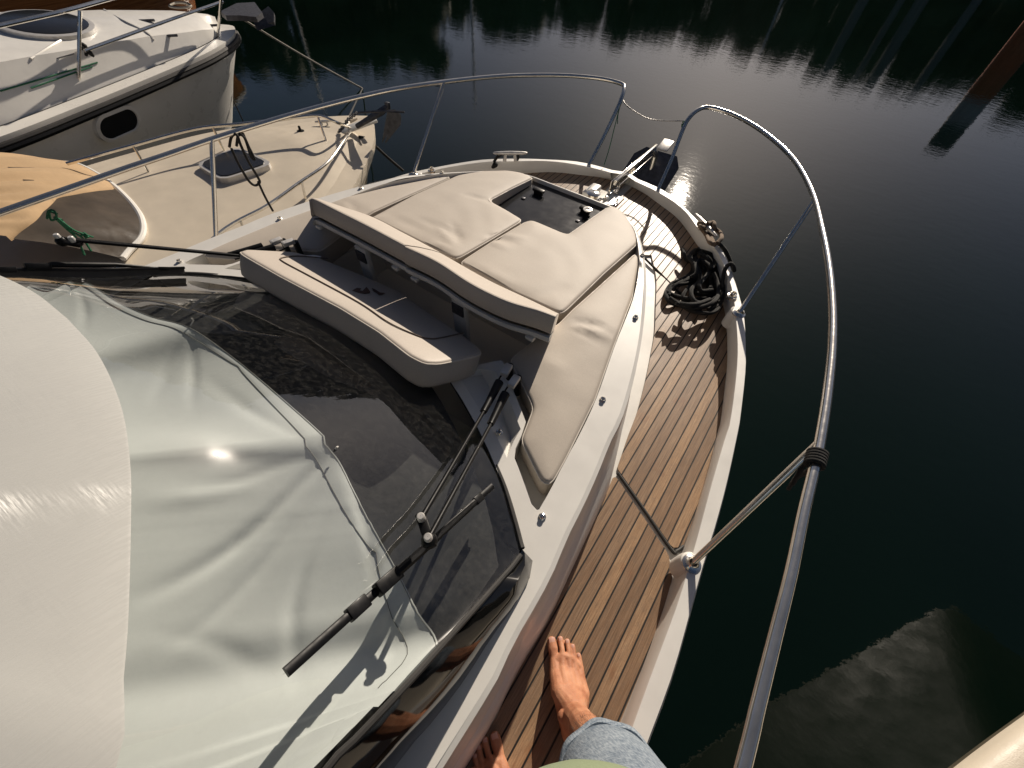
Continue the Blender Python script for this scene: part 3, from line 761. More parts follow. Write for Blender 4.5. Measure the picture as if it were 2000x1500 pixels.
def cleat(a, b, z):
    d = (b - a); L = d.length; u = d.normalized(); c = (a + b) / 2
    mm = MB(); mm.tube([c + u * (L * s) for s in (-0.5, -0.46, -0.3, 0, 0.3, 0.46, 0.5)], [0.004, 0.008, 0.011, 0.013, 0.011, 0.008, 0.004], 10)
    for s in (-0.13, 0.13): mm.tube([c + u * (L * s), c + u * (L * s * 1.25) - Vector((0, 0, 0.05))], [0.009, 0.013], 10)
    mm.build('cleat', alum, BOAT)
ca, cb = P(963, 299, 0.195), P(1030, 299, 0.195)
cleat(ca, cb, 0); cleat(*mir([ca, cb]), 0)

# pulpit rails ------------------------------------------------------------------
rail_px = [(1385, 210, 0.49), (1430, 223, 0.495), (1480, 250, 0.505), (1528, 288, 0.515), (1560, 325, 0.53), (1588, 380, 0.55), (1606, 450, 0.575), (1619, 520, 0.58), (1626, 600, 0.58), (1625, 680, 0.58), (1616, 770, 0.58), (1602, 860, 0.58), (1588, 925, 0.58), (1570, 1000, 0.58), (1545, 1120, 0.58), (1515, 1240, 0.58), (1480, 1380, 0.58), (1451, 1500, 0.58)]
top = [P(*p) for p in rail_px] + [Vector((0.402, -0.3, 0.58)), Vector((0.42, -1.2, 0.58)), Vector((0.42, -2.6, 0.58))]
post = [P(1285, 371, 0.105), P(1310, 315, 0.24), P(1333, 255, 0.39), P(1345, 232, 0.445), P(1363, 215, 0.48)]
rpath = crm(post + top, 8)
st2 = (PF(1443, 612, zgun), P(1590, 392, 0.553)); st3 = (PF(1351, 1101, zgun), P(1597, 868, 0.58)); st4 = (Vector((0.52, -1.5, 0.12)), Vector((0.42, -1.4, 0.58)))
RAILS = []
for mr in (0, 1):
    f = (lambda q: mir(q)) if mr else (lambda q: q)
    mm = MB(); mm.tube(f(rpath), 0.0125, 14); rl = mm.build('pulpit_rail', chrome, BOAT, 60)
    RAILS.append(rl)
    for a, b in (st2, st3, st4):
        s = MB(); q = f([a, b]); s.tube([q[0], q[0].lerp(q[1], 0.5), q[1]], 0.0105, 12); s.lathe(q[0] - Vector((0, 0, 0.004)), [(0.03, 0), (0.03, 0.005), (0.016, 0.009), (0.013, 0.02)], 20)
        s.build('stanchion', chrome, rl, 60)
    s = MB(); s.lathe(f([post[0]])[0] - Vector((0, 0, 0.012)), [(0.028, 0), (0.028, 0.006), (0.015, 0.012)], 20); s.build('base_flange', chrome, rl)

# wipers -------------------------------------------------------------------------
def wiper(mr):
    F_ = (lambda q: mir(q)) if mr else (lambda q: list(q))
    e1, n1 = P(823, 1012, 0.709), None; e2, n2 = P(837, 1052, 0.713), None
    z0 = 0.485
    a1 = [P(996, 712, 0.49), P(985, 730, 0.492), P(972, 752, 0.495), P(946, 802, 0.505)]
    a2 = [P(1012, 735, 0.49), P(998, 752, 0.492), P(984, 775, 0.495), P(960, 826, 0.505)]
    w_ = D.objects.new('wiper', None)
    COL.objects.link(w_); w_.location = F_([a1[0]])[0]; par(w_, BOAT); w_.location = w_.location
    for a, e in ((a1, e1), (a2, e2)):
        mm = MB(); pts = F_([a[2] + (a[1] - a[2]) * 0.25, a[2], a[3], a[3].lerp(e, 0.02)]); mm.tube(pts, [0.014, 0.014, 0.0095, 0.008], 12)
        d = (a[0] - a[2]).normalized(); c = F_([a[0].lerp(a[2], 0.5)])[0]; dv = F_([a[0]])[0] - F_([a[2]])[0]
        mm.tube(F_([a[3], a[3].lerp(e, 0.5), e]), 0.0054, 8)
        mm.tube(F_([a[1] - Vector((0.01, 0, 0.012)), a[2] - Vector((0.012, 0, 0.018)), a[3] - Vector((0.014, 0, 0.016))]), 0.003, 6)
        mm.build('arm', plast, w_, 50)
        bb = MB(); bb.box(F_([a[0].lerp(a[1], 0.6)])[0], (0.046, 0.024, 0.016), dv, Vector((dv.y, -dv.x, 0)), 0.002)
        bb.lathe(F_([a[1]])[0] + Vector((0, 0, 0.006)), [(0.006, 0), (0.006, 0.003), (0.0005, 0.004)], 12); bb.build('arm_cap', alum, w_)
        nb = MB(); nb.tube([F_([a[0]])[0] + Vector((0, 0, -0.005)), F_([a[0]])[0] + Vector((0, 0, -0.09))], 0.012, 10); nb.build('spindle', plast, w_)
        cb_ = MB(); q = F_([e])[0]; cb_.lathe(q - Vector((0, 0, 0.004)), [(0.008, 0), (0.008, 0.014), (0.006, 0.017), (0.0005, 0.017)], 14); cb_.build('end_bolt', alum, w_)
    mm = MB(); c1, c2 = F_([e1])[0], F_([e2])[0]
    mm.box((c1 + c2) / 2 - Vector((0, 0, 0.012)), ((c1 - c2).length + 0.03, 0.02, 0.012), c1 - c2, Vector((0, 0, 1)).cross(c1 - c2), 0.003)
    mm.ball(c2 - Vector((0, 0, 0.012)), 0.016); mm.build('link', plast, w_)
    bl = []
    for k in range(15):
        t = -0.34 + 1.34 * k / 14; px, py = 838 + (547 - 838) * t, 1062 + (1322 - 1062) * t; q, n_ = GP(px, py, 0.0)
        g0, n0 = GP(838, 1062, 0.0); q = g0 + (GP(547, 1322, 0)[0] - g0) * t if t > 0 else g0 + (GP(949, 960, 0)[0] - g0) * (-t / 0.34)
        bl.append((q + n0 * 0.030, n0))
    s = MB()
    pts = F_([q for q, _ in bl]); lo = F_([q - n_ * 0.022 for q, n_ in bl]); up = F_([q + n_ * 0.016 for q, n_ in bl])
    wdt = []
    for k in range(15):
        d = pts[min(k + 1, 14)] - pts[max(k - 1, 0)]; n_ = (pts[k] - lo[k]).normalized(); wdt.append((d.cross(n_).normalized(), n_))
    sec = [[p + w_v * a_ + n_ * b_ for p, (w_v, n_) in zip(pts, wdt)] for a_, b_ in ((-0.008, -0.004), (-0.008, 0.003), (-0.005, 0.005), (0.005, 0.005), (0.008, 0.003), (0.008, -0.004))]
    s.loft(sec, ring=True); s.add([c[0] for c in sec], [tuple(range(6))]); s.add([c[-1] for c in sec], [tuple(range(6))])
    s.tube([pts[1], up[3], up[4], up[7], pts[9]], [0.004, 0.007, 0.009, 0.009, 0.006], 8)
    s.box(up[8] - (up[8] - pts[8]) * 0.4, (0.055, 0.026, 0.02), pts[8] - pts[7], (pts[8] - pts[7]).cross(pts[3] - lo[3]), 0.003); s.box(pts[10], (0.04, 0.024, 0.016), pts[6] - pts[5], (pts[6] - pts[5]).cross(pts[5] - lo[5]), 0.002); s.box(pts[1], (0.03, 0.02, 0.012), pts[6] - pts[5], (pts[6] - pts[5]).cross(pts[5] - lo[5]), 0.002)
    bo_ = s.build('blade', plast, w_)
    s = MB(); s.loft([pts, lo]); s.build('blade_rubber', rubber, w_)
wiper(0); wiper(1)

# deck hatch, hinges, windlass, anchor roller ---------------------------------------
hx0, hx1, hy0, hy1 = -1.275, -0.725, 1.50, 2.02
zh = lambda x, y: 0.318 - 0.03 * (y - 1.5)
HT = D.objects.new('deck_hatch', None); COL.objects.link(HT); HT.location = (-1, 1.75, 0.28); par(HT, BOAT)
q = [Vector((x, y, zh(x, y))) for x, y in ((hx0, hy0), (hx1, hy0), (hx1 - 0.0, hy1), (hx0, hy1))]
m = MB(); m.prism(chaikin(q, 3, 0.06)[::1], 0.012); m.build('lens', lens_m, HT)
for px in ((1052, 372), (1144, 408)):
    p = PF(*px, lambda x, y: zh(x, y) + 0.02)
    m = MB(); m.box(p, (0.07, 0.03, 0.016), Vector((1, -0.05, 0)), Vector((0, 1, 0)), 0.006); m.box(p - Vector((0, 0, 0.012)), (0.05, 0.024, 0.016), bev=0.003); m.build('latch', plast, HT)
p = PF(1148, 409, lambda x, y: zh(x, y) + 0.031); m = MB(); m.lathe(p, [(0.024, -0.003), (0.024, 0.002), (0.012, 0.004), (0.010, 0.0), (0.001, 0.0)], 20); m.build('lock_ring', alum, HT)
for px in ((1022, 387), (1128, 431)):
    p = PF(*px, lambda x, y: zh(x, y) + 0.003); m = MB(); m.box(p, (0.02, 0.016, 0.006), bev=0.002); m.build('hinge', galv, HT)
# anchor well and channel
m = MB(); aw = [Vector((-1.10, 2.36, 0.03))]
m.box((-1.0, 2.47, 0.035), (0.20, 0.32, 0.03), bev=0.008); m.build('anchor_locker', gel3, BOAT)
WL = D.objects.new('windlass', None); COL.objects.link(WL); WL.location = (-1.04, 2.42, 0.02); par(WL, BOAT)
m = MB(); m.lathe((-1.04, 2.42, 0.045), [(0.055, 0), (0.055, 0.02), (0.04, 0.03), (0.03, 0.045), (0.038, 0.07), (0.045, 0.078), (0.03, 0.086), (0.001, 0.088)], 24); m.build('drum', chrome, WL)
m = MB(); m.box((-1.10, 2.52, 0.07), (0.07, 0.16, 0.05), bev=0.014); m.build('motor_cover', gel3, WL)
AR = D.objects.new('anchor_roller', None); COL.objects.link(AR); AR.location = (-1, 2.75, 0.06); par(AR, BOAT)
m = MB()
for s in (-1, 1): m.box((-1 + s * 0.032, 2.92, 0.075), (0.005, 0.52, 0.06), bev=0.001)
m.box((-1, 2.86, 0.045), (0.066, 0.42, 0.005)); m.build('channel', chrome, AR)
m = MB(); m.lathe((-1.03, 3.13, 0.07), [(0.028, 0), (0.018, 0.03), (0.028, 0.06)], 16, Vector((1, 0, 0))); m.build('roller', rubber, AR)

ANC = empty('anchor', (-1.0, 3.1, 0.08), 'dark galvanised anchor stowed on the bow roller of the teak decked boat', 'anchor')
m = MB(); m.box((-1, 2.98, 0.115), (0.022, 0.66, 0.036), Vector((1, 0, 0)), Vector((0, 1, 0.02)), 0.004); m.tube([(-1, 3.28, 0.11), (-1, 3.36, 0.04), (-1, 3.36, -0.08)], [0.022, 0.024, 0.02], 10); m.build('shank', chrome, ANC)
c_ = Vector((-1, 3.42, 0.0))
for s in (-1, 1):
    pl = [Vector((-1, 3.47, 0.03)), Vector((-1 + s * 0.13, 3.50, 0.02)), Vector((-1 + s * 0.19, 3.42, -0.02)), Vector((-1 + s * 0.19, 3.22, -0.12)), Vector((-1 + s * 0.14, 3.02, -0.22)), Vector((-1 + s * 0.06, 2.98, -0.26)), Vector((-1, 3.20, -0.17))]
    mm = MB(); mm.prism(pl if s < 0 else pl[::-1], 0.014); mm.build('fluke', galv, ANC, 20)
m = MB(); m.box((-1, 3.55, 0.05), (0.085, 0.13, 0.012), Vector((1, 0, 0)), Vector((0, 1, 0.25)), 0.003); m.build('tip_plate', alum, ANC)
# chain
CH = MB(); cpts = crm([Vector(p) for p in [(-1.02, 2.44, 0.075), (-0.99, 2.52, 0.06), (-1.01, 2.58, 0.05), (-0.985, 2.65, 0.07), (-1.0, 2.74, 0.085)]], 8)
cpts = lin(cpts, 17)
for i in range(len(cpts) - 1):
    c = (cpts[i] + cpts[i + 1]) / 2; d = (cpts[i + 1] - cpts[i]).normalized(); a = Vector((0, 0, 1)) if i % 2 else d.cross(Vector((0, 0, 1))); a = (a - d * a.dot(d)).normalized()
    CH.tube([c + d * 0.015 * math.cos(t) + a * 0.009 * math.sin(t) for t in [k * math.pi / 5 for k in range(10)]], 0.0035, 6, closed=True)
tag(CH.build('anchor_chain', chrome), 'short steel chain lying behind the bow roller of the teak decked boat', 'chain'); CH = MB()
for k in range(14):
    c = Vector((-0.93 + random.uniform(-0.03, 0.03), 2.50 + random.uniform(-0.06, 0.06), 0.035 + random.random() * 0.03)); d = Vector((random.gauss(0, 1), random.gauss(0, 1), random.gauss(0, 0.4))).normalized(); a = d.orthogonal().normalized()
    CH.tube([c + d * 0.015 * math.cos(t) + a * 0.009 * math.sin(t) for t in [k2 * math.pi / 5 for k2 in range(10)]], 0.0035, 6, closed=True)
tag(CH.build('anchor_chain', chrome), 'small heap of steel chain links beside the windlass', 'chain')

# lounge cushions ---------------------------------------------------------------------
def cushion(name, outline, zf, th, mat, parent=None, puff=0.006, rnd=0.013, wr=None, corner=(2, 0.22), grid=0.018, piping=True, shear=0.0):
    lp = outline
    if corner[0]: lp = chaikin(lp, corner[0], corner[1])
    L = sum((lp[i] - lp[i - 1]).length for i in range(len(lp)))
    lp = lin(lp, max(60, int(L / 0.014)), closed=True); n = len(lp)
    area = sum(lp[i - 1].x * lp[i].y - lp[i].x * lp[i - 1].y for i in range(n))
    if area < 0: lp = lp[::-1]
    nrm = []
    for i in range(n):
        t = lp[(i + 2) % n] - lp[i - 2]; nrm.append(Vector((-t.y, t.x, 0)).normalized())
    def ringp(d, dz): return [Vector(((p + q * d).x, (p + q * d).y + shear * dz, zf((p + q * d).x, (p + q * d).y) + dz)) for p, q in zip(lp, nrm)]
    rings = [ringp(0.012, -th), ringp(0.0, -th + 0.012), ringp(-0.001, -th + 0.02), ringp(-0.003, -th * 0.5), ringp(-0.001, -rnd * 1.6), ringp(0.0, -rnd), ringp(rnd * 0.12, -rnd * 0.5), ringp(rnd * 0.5, -rnd * 0.12), ringp(rnd, 0.0)]
    m = MB(); m.loft(rings, closed=True); m.add(rings[0], [tuple(range(n))])
    inner = rings[-1]; ia = np.array([(p.x, p.y) for p in inner])
    xs = np.arange(ia[:, 0].min(), ia[:, 0].max(), grid); ys = np.arange(ia[:, 1].min(), ia[:, 1].max(), grid)
    gp = []
    for x in xs:
        for y in ys:
            x2 = x + random.uniform(-1, 1) * grid * 0.15; y2 = y + random.uniform(-1, 1) * grid * 0.15
            if inpoly(x2, y2, inner):
                d = np.sqrt(((ia - (x2, y2)) ** 2).sum(1).min())
                if d > grid * 0.5: gp.append(Vector((x2, y2)))
    def zi(x, y):
        d = np.sqrt(((ia - (x, y)) ** 2).sum(1).min()); z = zf(x, y) + puff * (1 - math.exp(-d / 0.035))
        if wr: z += wr(x, y, d)
        return z
    v, f = cdt_fill([inner], zi, gp)
    m.add(v, f)
    o = m.build(name, mat, parent, 70)
    if piping:
        pm = MB(); pm.tube(ringp(0.001, -rnd * 0.7), 0.0032, 6, closed=True); pm.build('piping', pipe_m, o)
    return o
def wrinkles(lst):
    W_ = [(a, b, s, h) for a, b, s, h in lst]
    def f(x, y, d):
        z = 0
        for (ax, ay), (bx, by), s, h in W_:
            dx, dy = bx - ax, by - ay; L2 = dx * dx + dy * dy; t = max(0, min(1, ((x - ax) * dx + (y - ay) * dy) / L2))
            q = (x - ax - t * dx) ** 2 + (y - ay - t * dy) ** 2
            z += 0.62 * h * math.exp(-q / (s * s)) * math.sin(math.pi * min(1, 0.15 + t * 0.85))
        z += 0.0011 * math.sin(x * 21 + 3 * math.sin(y * 9)) * math.sin(y * 17 + 2 * math.sin(x * 11)) * min(1, d / 0.06)
        return z
    return f
def pw(a, b, s, h):
    A = PF(*a, zpad); B = PF(*b, zpad); return ((A.x, A.y), (B.x, B.y), s, h)
wrl = wrinkles([pw((880, 490), (830, 470), 0.016, 0.010), pw((885, 480), (850, 440), 0.014, 0.009), pw((905, 465), (800, 420), 0.02, -0.006), pw((955, 392), (900, 380), 0.016, -0.008), pw((900, 475), (880, 430), 0.012, -0.007), pw((760, 420), (860, 470), 0.03, -0.006), pw((955, 460), (1020, 480), 0.016, -0.008), pw((950, 470), (1000, 490), 0.014, 0.007), pw((965, 455), (1040, 470), 0.012, 0.006), pw((1040, 580), (1120, 560), 0.03, -0.006), pw((930, 520), (1010, 560), 0.03, 0.006)])
port_main = [PF(*p, zpad) for p in [(724, 424), (808, 379), (893, 341), (930, 333), (990, 331.5), (1020, 336), (1042, 346), (1000, 366), (955, 390), (988, 408), (1021, 428), (960, 465), (893, 504), (870, 497), (800, 462)]]
star_main = [PF(*p, zpad) for p in [(1026, 431), (1040, 428), (1108, 457), (1150, 428), (1187, 402), (1200, 401), (1216, 412), (1233, 434), (1243, 454), (1246, 474), (1180, 532), (1103, 607), (1094, 612), (1000, 570), (897, 511), (960, 470)]]
def dens(l, n=26): return lin(l, n * 3, closed=True)
cushion('sunpad_cushion', dens(port_main), zpad, 0.075, vinyl, wr=wrl, corner=(2, 0.25))
PM = D.objects['sunpad_cushion']; tag(PM, 'beige sunpad cushion left of the hatch with a tight fan of creases', 'cushion', 'beige sunpads on the bow lounge')
o = cushion('sunpad_cushion', dens(star_main), zpad, 0.075, vinyl, wr=wrl, corner=(2, 0.25))
tag(o, 'large beige sunpad cushion between the dark hatch and the right-hand side cushion', 'cushion', 'beige sunpads on the bow lounge')
zwing = lambda x, y: min(zpad(x, y), 0.43)
wing_px = [(1240, 494), (1249, 503), (1248, 520), (1236, 579), (1198, 678), (1162, 780), (1106, 893), (1082, 936), (1076, 943), (1070, 945), (1062, 942), (1056, 935), (1019, 861), (1020, 853), (1039, 804), (1041, 792), (1034, 776), (998, 705), (999, 697), (1005, 691), (1068, 645), (1093, 629), (1165, 562)]
wing = [PF(*p, zwing) for p in wing_px]
wrw = wrinkles([pw((1125, 635), (1200, 665), 0.014, 0.010), pw((1118, 628), (1190, 640), 0.012, -0.008), pw((1130, 645), (1190, 672), 0.010, -0.006), pw((1060, 700), (1110, 730), 0.03, 0.004)])
wrp = lambda x, y, d: wrw(2 * XC - x, y, d) * 0.6
o = cushion('side_cushion', lin(wing, 150, closed=True), zwing, 0.10, vinyl, wr=wrw, corner=(1, 0.25)); tag(o, 'long beige side cushion beside the teak deck, nearest the feet', 'cushion', 'beige side cushions of the lounge')
o = cushion('side_cushion', lin(mir(wing), 150, closed=True), zwing, 0.10, vinyl, wr=wrp, corner=(1, 0.25)); tag(o, 'long beige side cushion on the far side, under the wiper arm', 'cushion', 'beige side cushions of the lounge')
# bench cushion with emblem
seat_px = [(468, 490), (482, 486), (575, 491), (635, 507), (710, 537), (780, 568), (847, 615), (903, 652), (938, 679), (941, 688), (930, 693), (898, 700), (859, 708), (829, 707), (800, 692), (740, 645), (665, 599), (545, 536), (475, 496)]
zseat = lambda x, y: 0.60 - 0.5 * (y - 0.44)
zs_up = lambda d: (lambda x, y: zseat(x, y) + d)
sp_ = [PF(*p, zseat) for p in seat_px]
SEAT = cushion('bench_cushion', lin(sp_, 120, closed=True), zseat, 0.088, vinyl_s, corner=(1, 0.2), rnd=0.010, puff=0.003, shear=0.5)
tag(SEAT, 'thick pale bench cushion with a small brown emblem, lying over the windscreen base', 'cushion')
m = MB(); ln = crm([PF(*p, zs_up(0.0055)) for p in [(640, 505), (585, 500), (552, 503), (552, 510), (600, 536), (700, 590), (760, 630), (815, 655), (838, 661), (858, 660), (905, 650)]], 6)
m.tube(ln, 0.0022, 6); m.build('stitched_welt', simple('welt_brown', (0.16, 0.12, 0.09), 0.7), SEAT)
def decal(name, px, z, parent, mat, th=0.0015):
    mm = MB(); q = [PF(*p, zs_up(z)) for p in px]; a = sum(q[i - 1].x * q[i].y - q[i].x * q[i - 1].y for i in range(len(q)))
    mm.prism(q if a > 0 else q[::-1], th); return mm.build(name, mat, parent)
decal('emblem', [(688, 567), (697, 562), (705, 563), (703, 567), (708, 568), (713, 563), (716, 560), (719, 564), (723, 569), (722, 572), (712, 573), (701, 571)], 0.0062, SEAT, brown)
decal('emblem', [(726, 562), (733, 565), (742, 571), (752, 572), (747, 575), (740, 576), (736, 572), (729, 568)], 0.0062, SEAT, brown)
# raised padded flaps
def flap(px_top, px_bot, hinge_px, label):
    ztop = 0.65
    n = 30
    at_ = cr([P(*p, ztop) for p in px_top], n); hg = cr([P(*p, 0.452) for p in hinge_px], n)
    nz = Vector((0, -0.50, -0.86)) * 0.072
    e = empty('seat_flap', hg[n // 2], label, 'seat flap', 'raised padded flaps of the bow lounge')
    rows = []
    for s, dz, dn in ((0.03, -1.0, 0), (0.0, -0.92, 0), (-0.0, -0.5, -0.002), (-0.0, -0.2, 0), (0.008, -0.07, 0), (0.03, -0.01, 0), (0.07, 0.0, 0), (0.12, 0, 0), (0.35, 0.0, 0.003), (0.7, 0.0, 0.003), (0.94, 0, 0), (1.0, -0.2, 0), (1.0, -1.0, 0)):
        row = []
        for i, (a, h) in enumerate(zip(at_, hg)):
            dirn = (h - a); nn = Vector((0, dirn.z, -dirn.y)).normalized()
            if nn.z > 0: nn = -nn
            nn = Vector((0, -0.25, -0.97))
            k = 1.0
            if i in (0, n - 1): k = 0.86
            row.append(a.lerp(h, s) + nn * (-dz) * 0.068 - nn * dn * 1.0)
        mid = row[n // 2]
        rows.append(row)
    m = MB(); m.loft(rows)
    for i in (0, n - 1): m.add([r[i] for r in rows], [tuple(range(len(rows)))])
    m.build('cushion', vinyl_s, e, 75)
    m = MB(); nn = Vector((0, -0.25, -0.97))
    rw = []
    for s, d in ((0.06, 0.078), (0.03, 0.085), (0.03, 0.098), (0.06, 0.102), (0.9, 0.102), (0.95, 0.09), (0.95, 0.078)):
        rw.append([a.lerp(h, s) + nn * d for a, h in zip(at_, hg)])
    m.loft(rw, ring=True)
    for i in (0, n - 1): m.add([r[i] for r in rw], [tuple(range(len(rw)))])
    m.build('board', board, e, 40)
    for i in (2, n - 4):
        p = at_[i].lerp(hg[i], 0.05) + nn * 0.108; mm = MB(); mm.box(p, (0.03, 0.02, 0.014), bev=0.003); mm.build('stop', board, e)
    m = MB(); m.tube([a.lerp(h, 0.015) + nn * 0.006 for a, h in zip(at_, hg)], 0.003, 6); m.build('piping', vinyl_s, e)
    return e
FL1 = flap([(603, 388), (612, 386), (660, 410), (720, 440), (790, 477)], None, [(628, 392), (722, 421), (790, 455), (864, 494)], 'raised padded flap of the lounge, the one nearer the neighbouring cruiser')
FL2 = flap([(790, 479), (852, 508), (912, 547), (957, 571), (1000, 589), (1050, 603), (1086, 616)], None, [(864, 495), (950, 544), (1030, 582), (1092, 613)], 'raised padded flap of the lounge with two buckled straps, next to the right side cushion')
for px in ((998, 626), (1025, 636)):
    p = P(*px, 0.485); m = MB(); m.box(p, (0.022, 0.03, 0.05), Vector((1, -0.3, 0)), Vector((0, 1, 0)), 0.004); m.build('strap', vinyl, FL2)
for x in (-1.245, -0.755):
    m = MB(); m.box((x, 0.79, 0.33), (0.060, 0.02, 0.40), Vector((1, 0, 0)), Vector((0, 1, 0.0)), 0.003); b_ = m.build('flap_post', board, BOAT)
    m = MB(); m.box((x, 0.776, 0.492), (0.05, 0.006, 0.045), bev=0.001); m.build('hinge_plate', galv, b_)

# ropes on board -----------------------------------------------------------------------
def rope(name, pts, r, mat, label, cat, group=None, sub=6, n=8):
    m = MB()
    for p in (pts if isinstance(pts[0], list) else [pts]): m.tube(crm([Vector(q) for q in p], sub), r, n)
    return tag(m.build(name, mat, None, 80), label, cat, group)
def cp(c, z): return P(1250 + c[0] / 6, 400 + c[1] / 6, z + 0.012)
strands = [[(500, 520), (535, 630), (600, 690), (605, 790), (500, 870), (380, 920), (315, 1000), (305, 1060), (350, 1140), (480, 1185), (640, 1205), (800, 1185), (900, 1120), (940, 980), (960, 800), (945, 650)],
           [(620, 600), (680, 520), (780, 505), (900, 560), (945, 640), (860, 760), (780, 860), (700, 900), (635, 960), (650, 1030), (760, 1055), (860, 1040), (940, 990)],
           [(640, 580), (660, 640), (740, 720), (770, 800), (740, 880), (640, 900), (560, 980), (500, 1080), (560, 1160), (700, 1240)],
           [(310, 1020), (420, 1070), (560, 1100), (700, 1110), (850, 1080), (900, 1050)],
           [(330, 1060), (370, 960), (480, 930), (600, 900), (700, 830), (690, 740), (640, 660), (650, 590)],
           [(380, 1000), (440, 930), (560, 870), (640, 790), (620, 690), (590, 600), (650, 530), (760, 560), (850, 640), (890, 700)],
           [(820, 640), (835, 740), (820, 840), (830, 940), (820, 1020)], [(880, 660), (890, 760), (880, 860), (890, 1000)], [(930, 680), (915, 860), (935, 980)], [(965, 900), (960, 1080), (900, 1180), (800, 1230)],
           [(480, 1170), (600, 1240), (760, 1270), (880, 1245), (940, 1160), (970, 1040), (975, 900)],
           [(960, 980), (985, 800), (1020, 720), (1065, 692), (1090, 720), (1105, 770)],
           [(560, 610), (640, 700), (700, 800), (690, 900), (600, 1000), (640, 1130), (800, 1150), (900, 1080)],
           [(690, 560), (780, 620), (820, 720), (790, 820), (700, 930), (720, 1010), (850, 1000)],
           [(720, 540), (830, 580), (880, 660), (840, 740), (800, 700), (700, 650), (650, 700), (660, 800), (600, 850)],
           [(420, 1150), (560, 1210), (720, 1200), (860, 1140), (920, 1040), (900, 900), (860, 800)],
           [(340, 1090), (420, 1140), (540, 1170), (680, 1160), (820, 1110)]]
sts = []
for k, s in enumerate(strands):
    sts.append([cp(c, 0.022 + 0.0045 * k + 0.012 * math.sin(i * 1.9 + k)) if k != 11 else cp(c, (0.08, 0.13, 0.16, 0.172, 0.165, 0.12)[i]) for i, c in enumerate(s)])
rope('rope_coil', sts, 0.0112, r_black, 'black mooring rope heaped in loose coils on the teak side deck', 'rope')
rope('deck_line', [P(1243, 488, 0.03), P(1275, 520, 0.026), P(1310, 555, 0.018), P(1345, 590, 0.03)], 0.0065, r_black, 'thin black line lying straight across the teak towards the coil', 'rope')
sca, scb = mir([ca, cb])
m = []
for s in [[(690, 235), (720, 262), (765, 265), (800, 330), (860, 440)], [(790, 225), (835, 215), (850, 300), (825, 400), (870, 460)], [(850, 215), (880, 280), (940, 330), (955, 390), (905, 450)], [(720, 285), (800, 250), (850, 205), (870, 240), (840, 330)], [(740, 300), (780, 360), (820, 440), (880, 470)], [(700, 250), (690, 215), (740, 225), (800, 300), (830, 420)]]:
    m.append([cp(c, 0.175 + 0.03 * math.sin(i * 1.7 + len(m))) for i, c in enumerate(s)])
rope('cleat_rope', m, 0.0115, r_brown, 'thick brown rope knotted round the cleat beside the black coil', 'rope')
rope('mooring_line', [[cp((930, 460), 0.15), cp((985, 520), 0.12), cp((1035, 600), 0.06), cp((1075, 690), 0.0), cp((1108, 770), -0.1)], [cp((945, 470), 0.14), cp((1000, 530), 0.13), cp((1050, 640), 0.08), cp((1085, 720), 0.0)]], 0.010, r_black, 'black mooring line hanging outboard from the brown knotted cleat', 'rope')
rope('mooring_line', [[P(968, 318, 0.12), P(958, 322, 0.08), P(975, 326, 0.09), P(995, 323, 0.10), P(1010, 312, 0.14), P(1013, 300, 0.19)], [P(985, 300, 0.18), P(972, 306, 0.17), P(964, 318, 0.11), P(960, 328, 0.05)], [P(962, 316, 0.10), P(970, 322, 0.13), P(962, 326, 0.10), P(966, 314, 0.14)]], 0.010, r_black, 'black mooring line looped under the far bow cleat', 'rope')
m = []
for k in range(5):
    c = P(1597, 884, 0.58).lerp(P(1591, 905, 0.58), k / 4); ax = (P(1588, 925, 0.58) - P(1602, 860, 0.58)).normalized(); u = ax.orthogonal().normalized(); b_ = ax.cross(u)
    m.append([c + (u * math.cos(t) + b_ * math.sin(t)) * 0.018 + ax * 0.006 * t / 6 for t in [i * 0.63 for i in range(11)]])
m.append([P(1590, 890, 0.57), P(1575, 900, 0.54), P(1560, 925, 0.5), P(1548, 945, 0.46)]); m.append([P(1586, 915, 0.54), P(1570, 925, 0.48), P(1553, 935, 0.42), P(1540, 955, 0.36)])
RAILP = mir(rpath)
def at_rail(px, py):
    return min(RAILP, key=lambda p: ((pxof(p)[0] - px) ** 2 + (pxof(p)[1] - py) ** 2) if (RM.transposed() @ (p - CAMP)).z < -0.05 else 1e9)
def PD(px, py, anchor, nearer=0.0):
    d = ray(px, py); hd = math.hypot(anchor.x, anchor.y) - nearer; return CAMP + d * (hd / math.hypot(d.x, d.y))
rope('rail_lashing', m, 0.0065, r_black, 'black cord wrapped round the right-hand rail above its nearest stanchion', 'rope', n=6)
an = at_rail(462, 275)
m = [[PD(448, 287, an, -0.02), PD(452, 268, an, 0.0), PD(462, 263, an, 0.02), PD(470, 283, an, 0.02), PD(485, 315, an, 0.01), PD(503, 345, an), PD(507, 356, an), PD(498, 362, an), PD(485, 352, an, 0.01), PD(465, 318, an, 0.015), PD(452, 290, an, 0.02)], [PD(462, 285, an, -0.02), PD(466, 264, an), PD(478, 270, an, 0.02), PD(490, 305, an, 0.02), PD(497, 310, an, 0.02), PD(485, 285, an, 0.01), PD(474, 260, an)], [PD(504, 355, an), PD(518, 385, an, -0.02), PD(533, 412, an, -0.04)]]
rope('rail_line', m, 0.0065, r_black, 'black line hitched over the far rail with a loop hanging down', 'rope', n=6)
def knot(px, zz, r, n, seed, spread):
    rn = random.Random(seed); c = P(*px, zz); return [c + Vector((rn.uniform(-1, 1) * spread, rn.uniform(-1, 1) * spread, rn.uniform(-1.6, 1.2) * spread)) for i in range(n)]
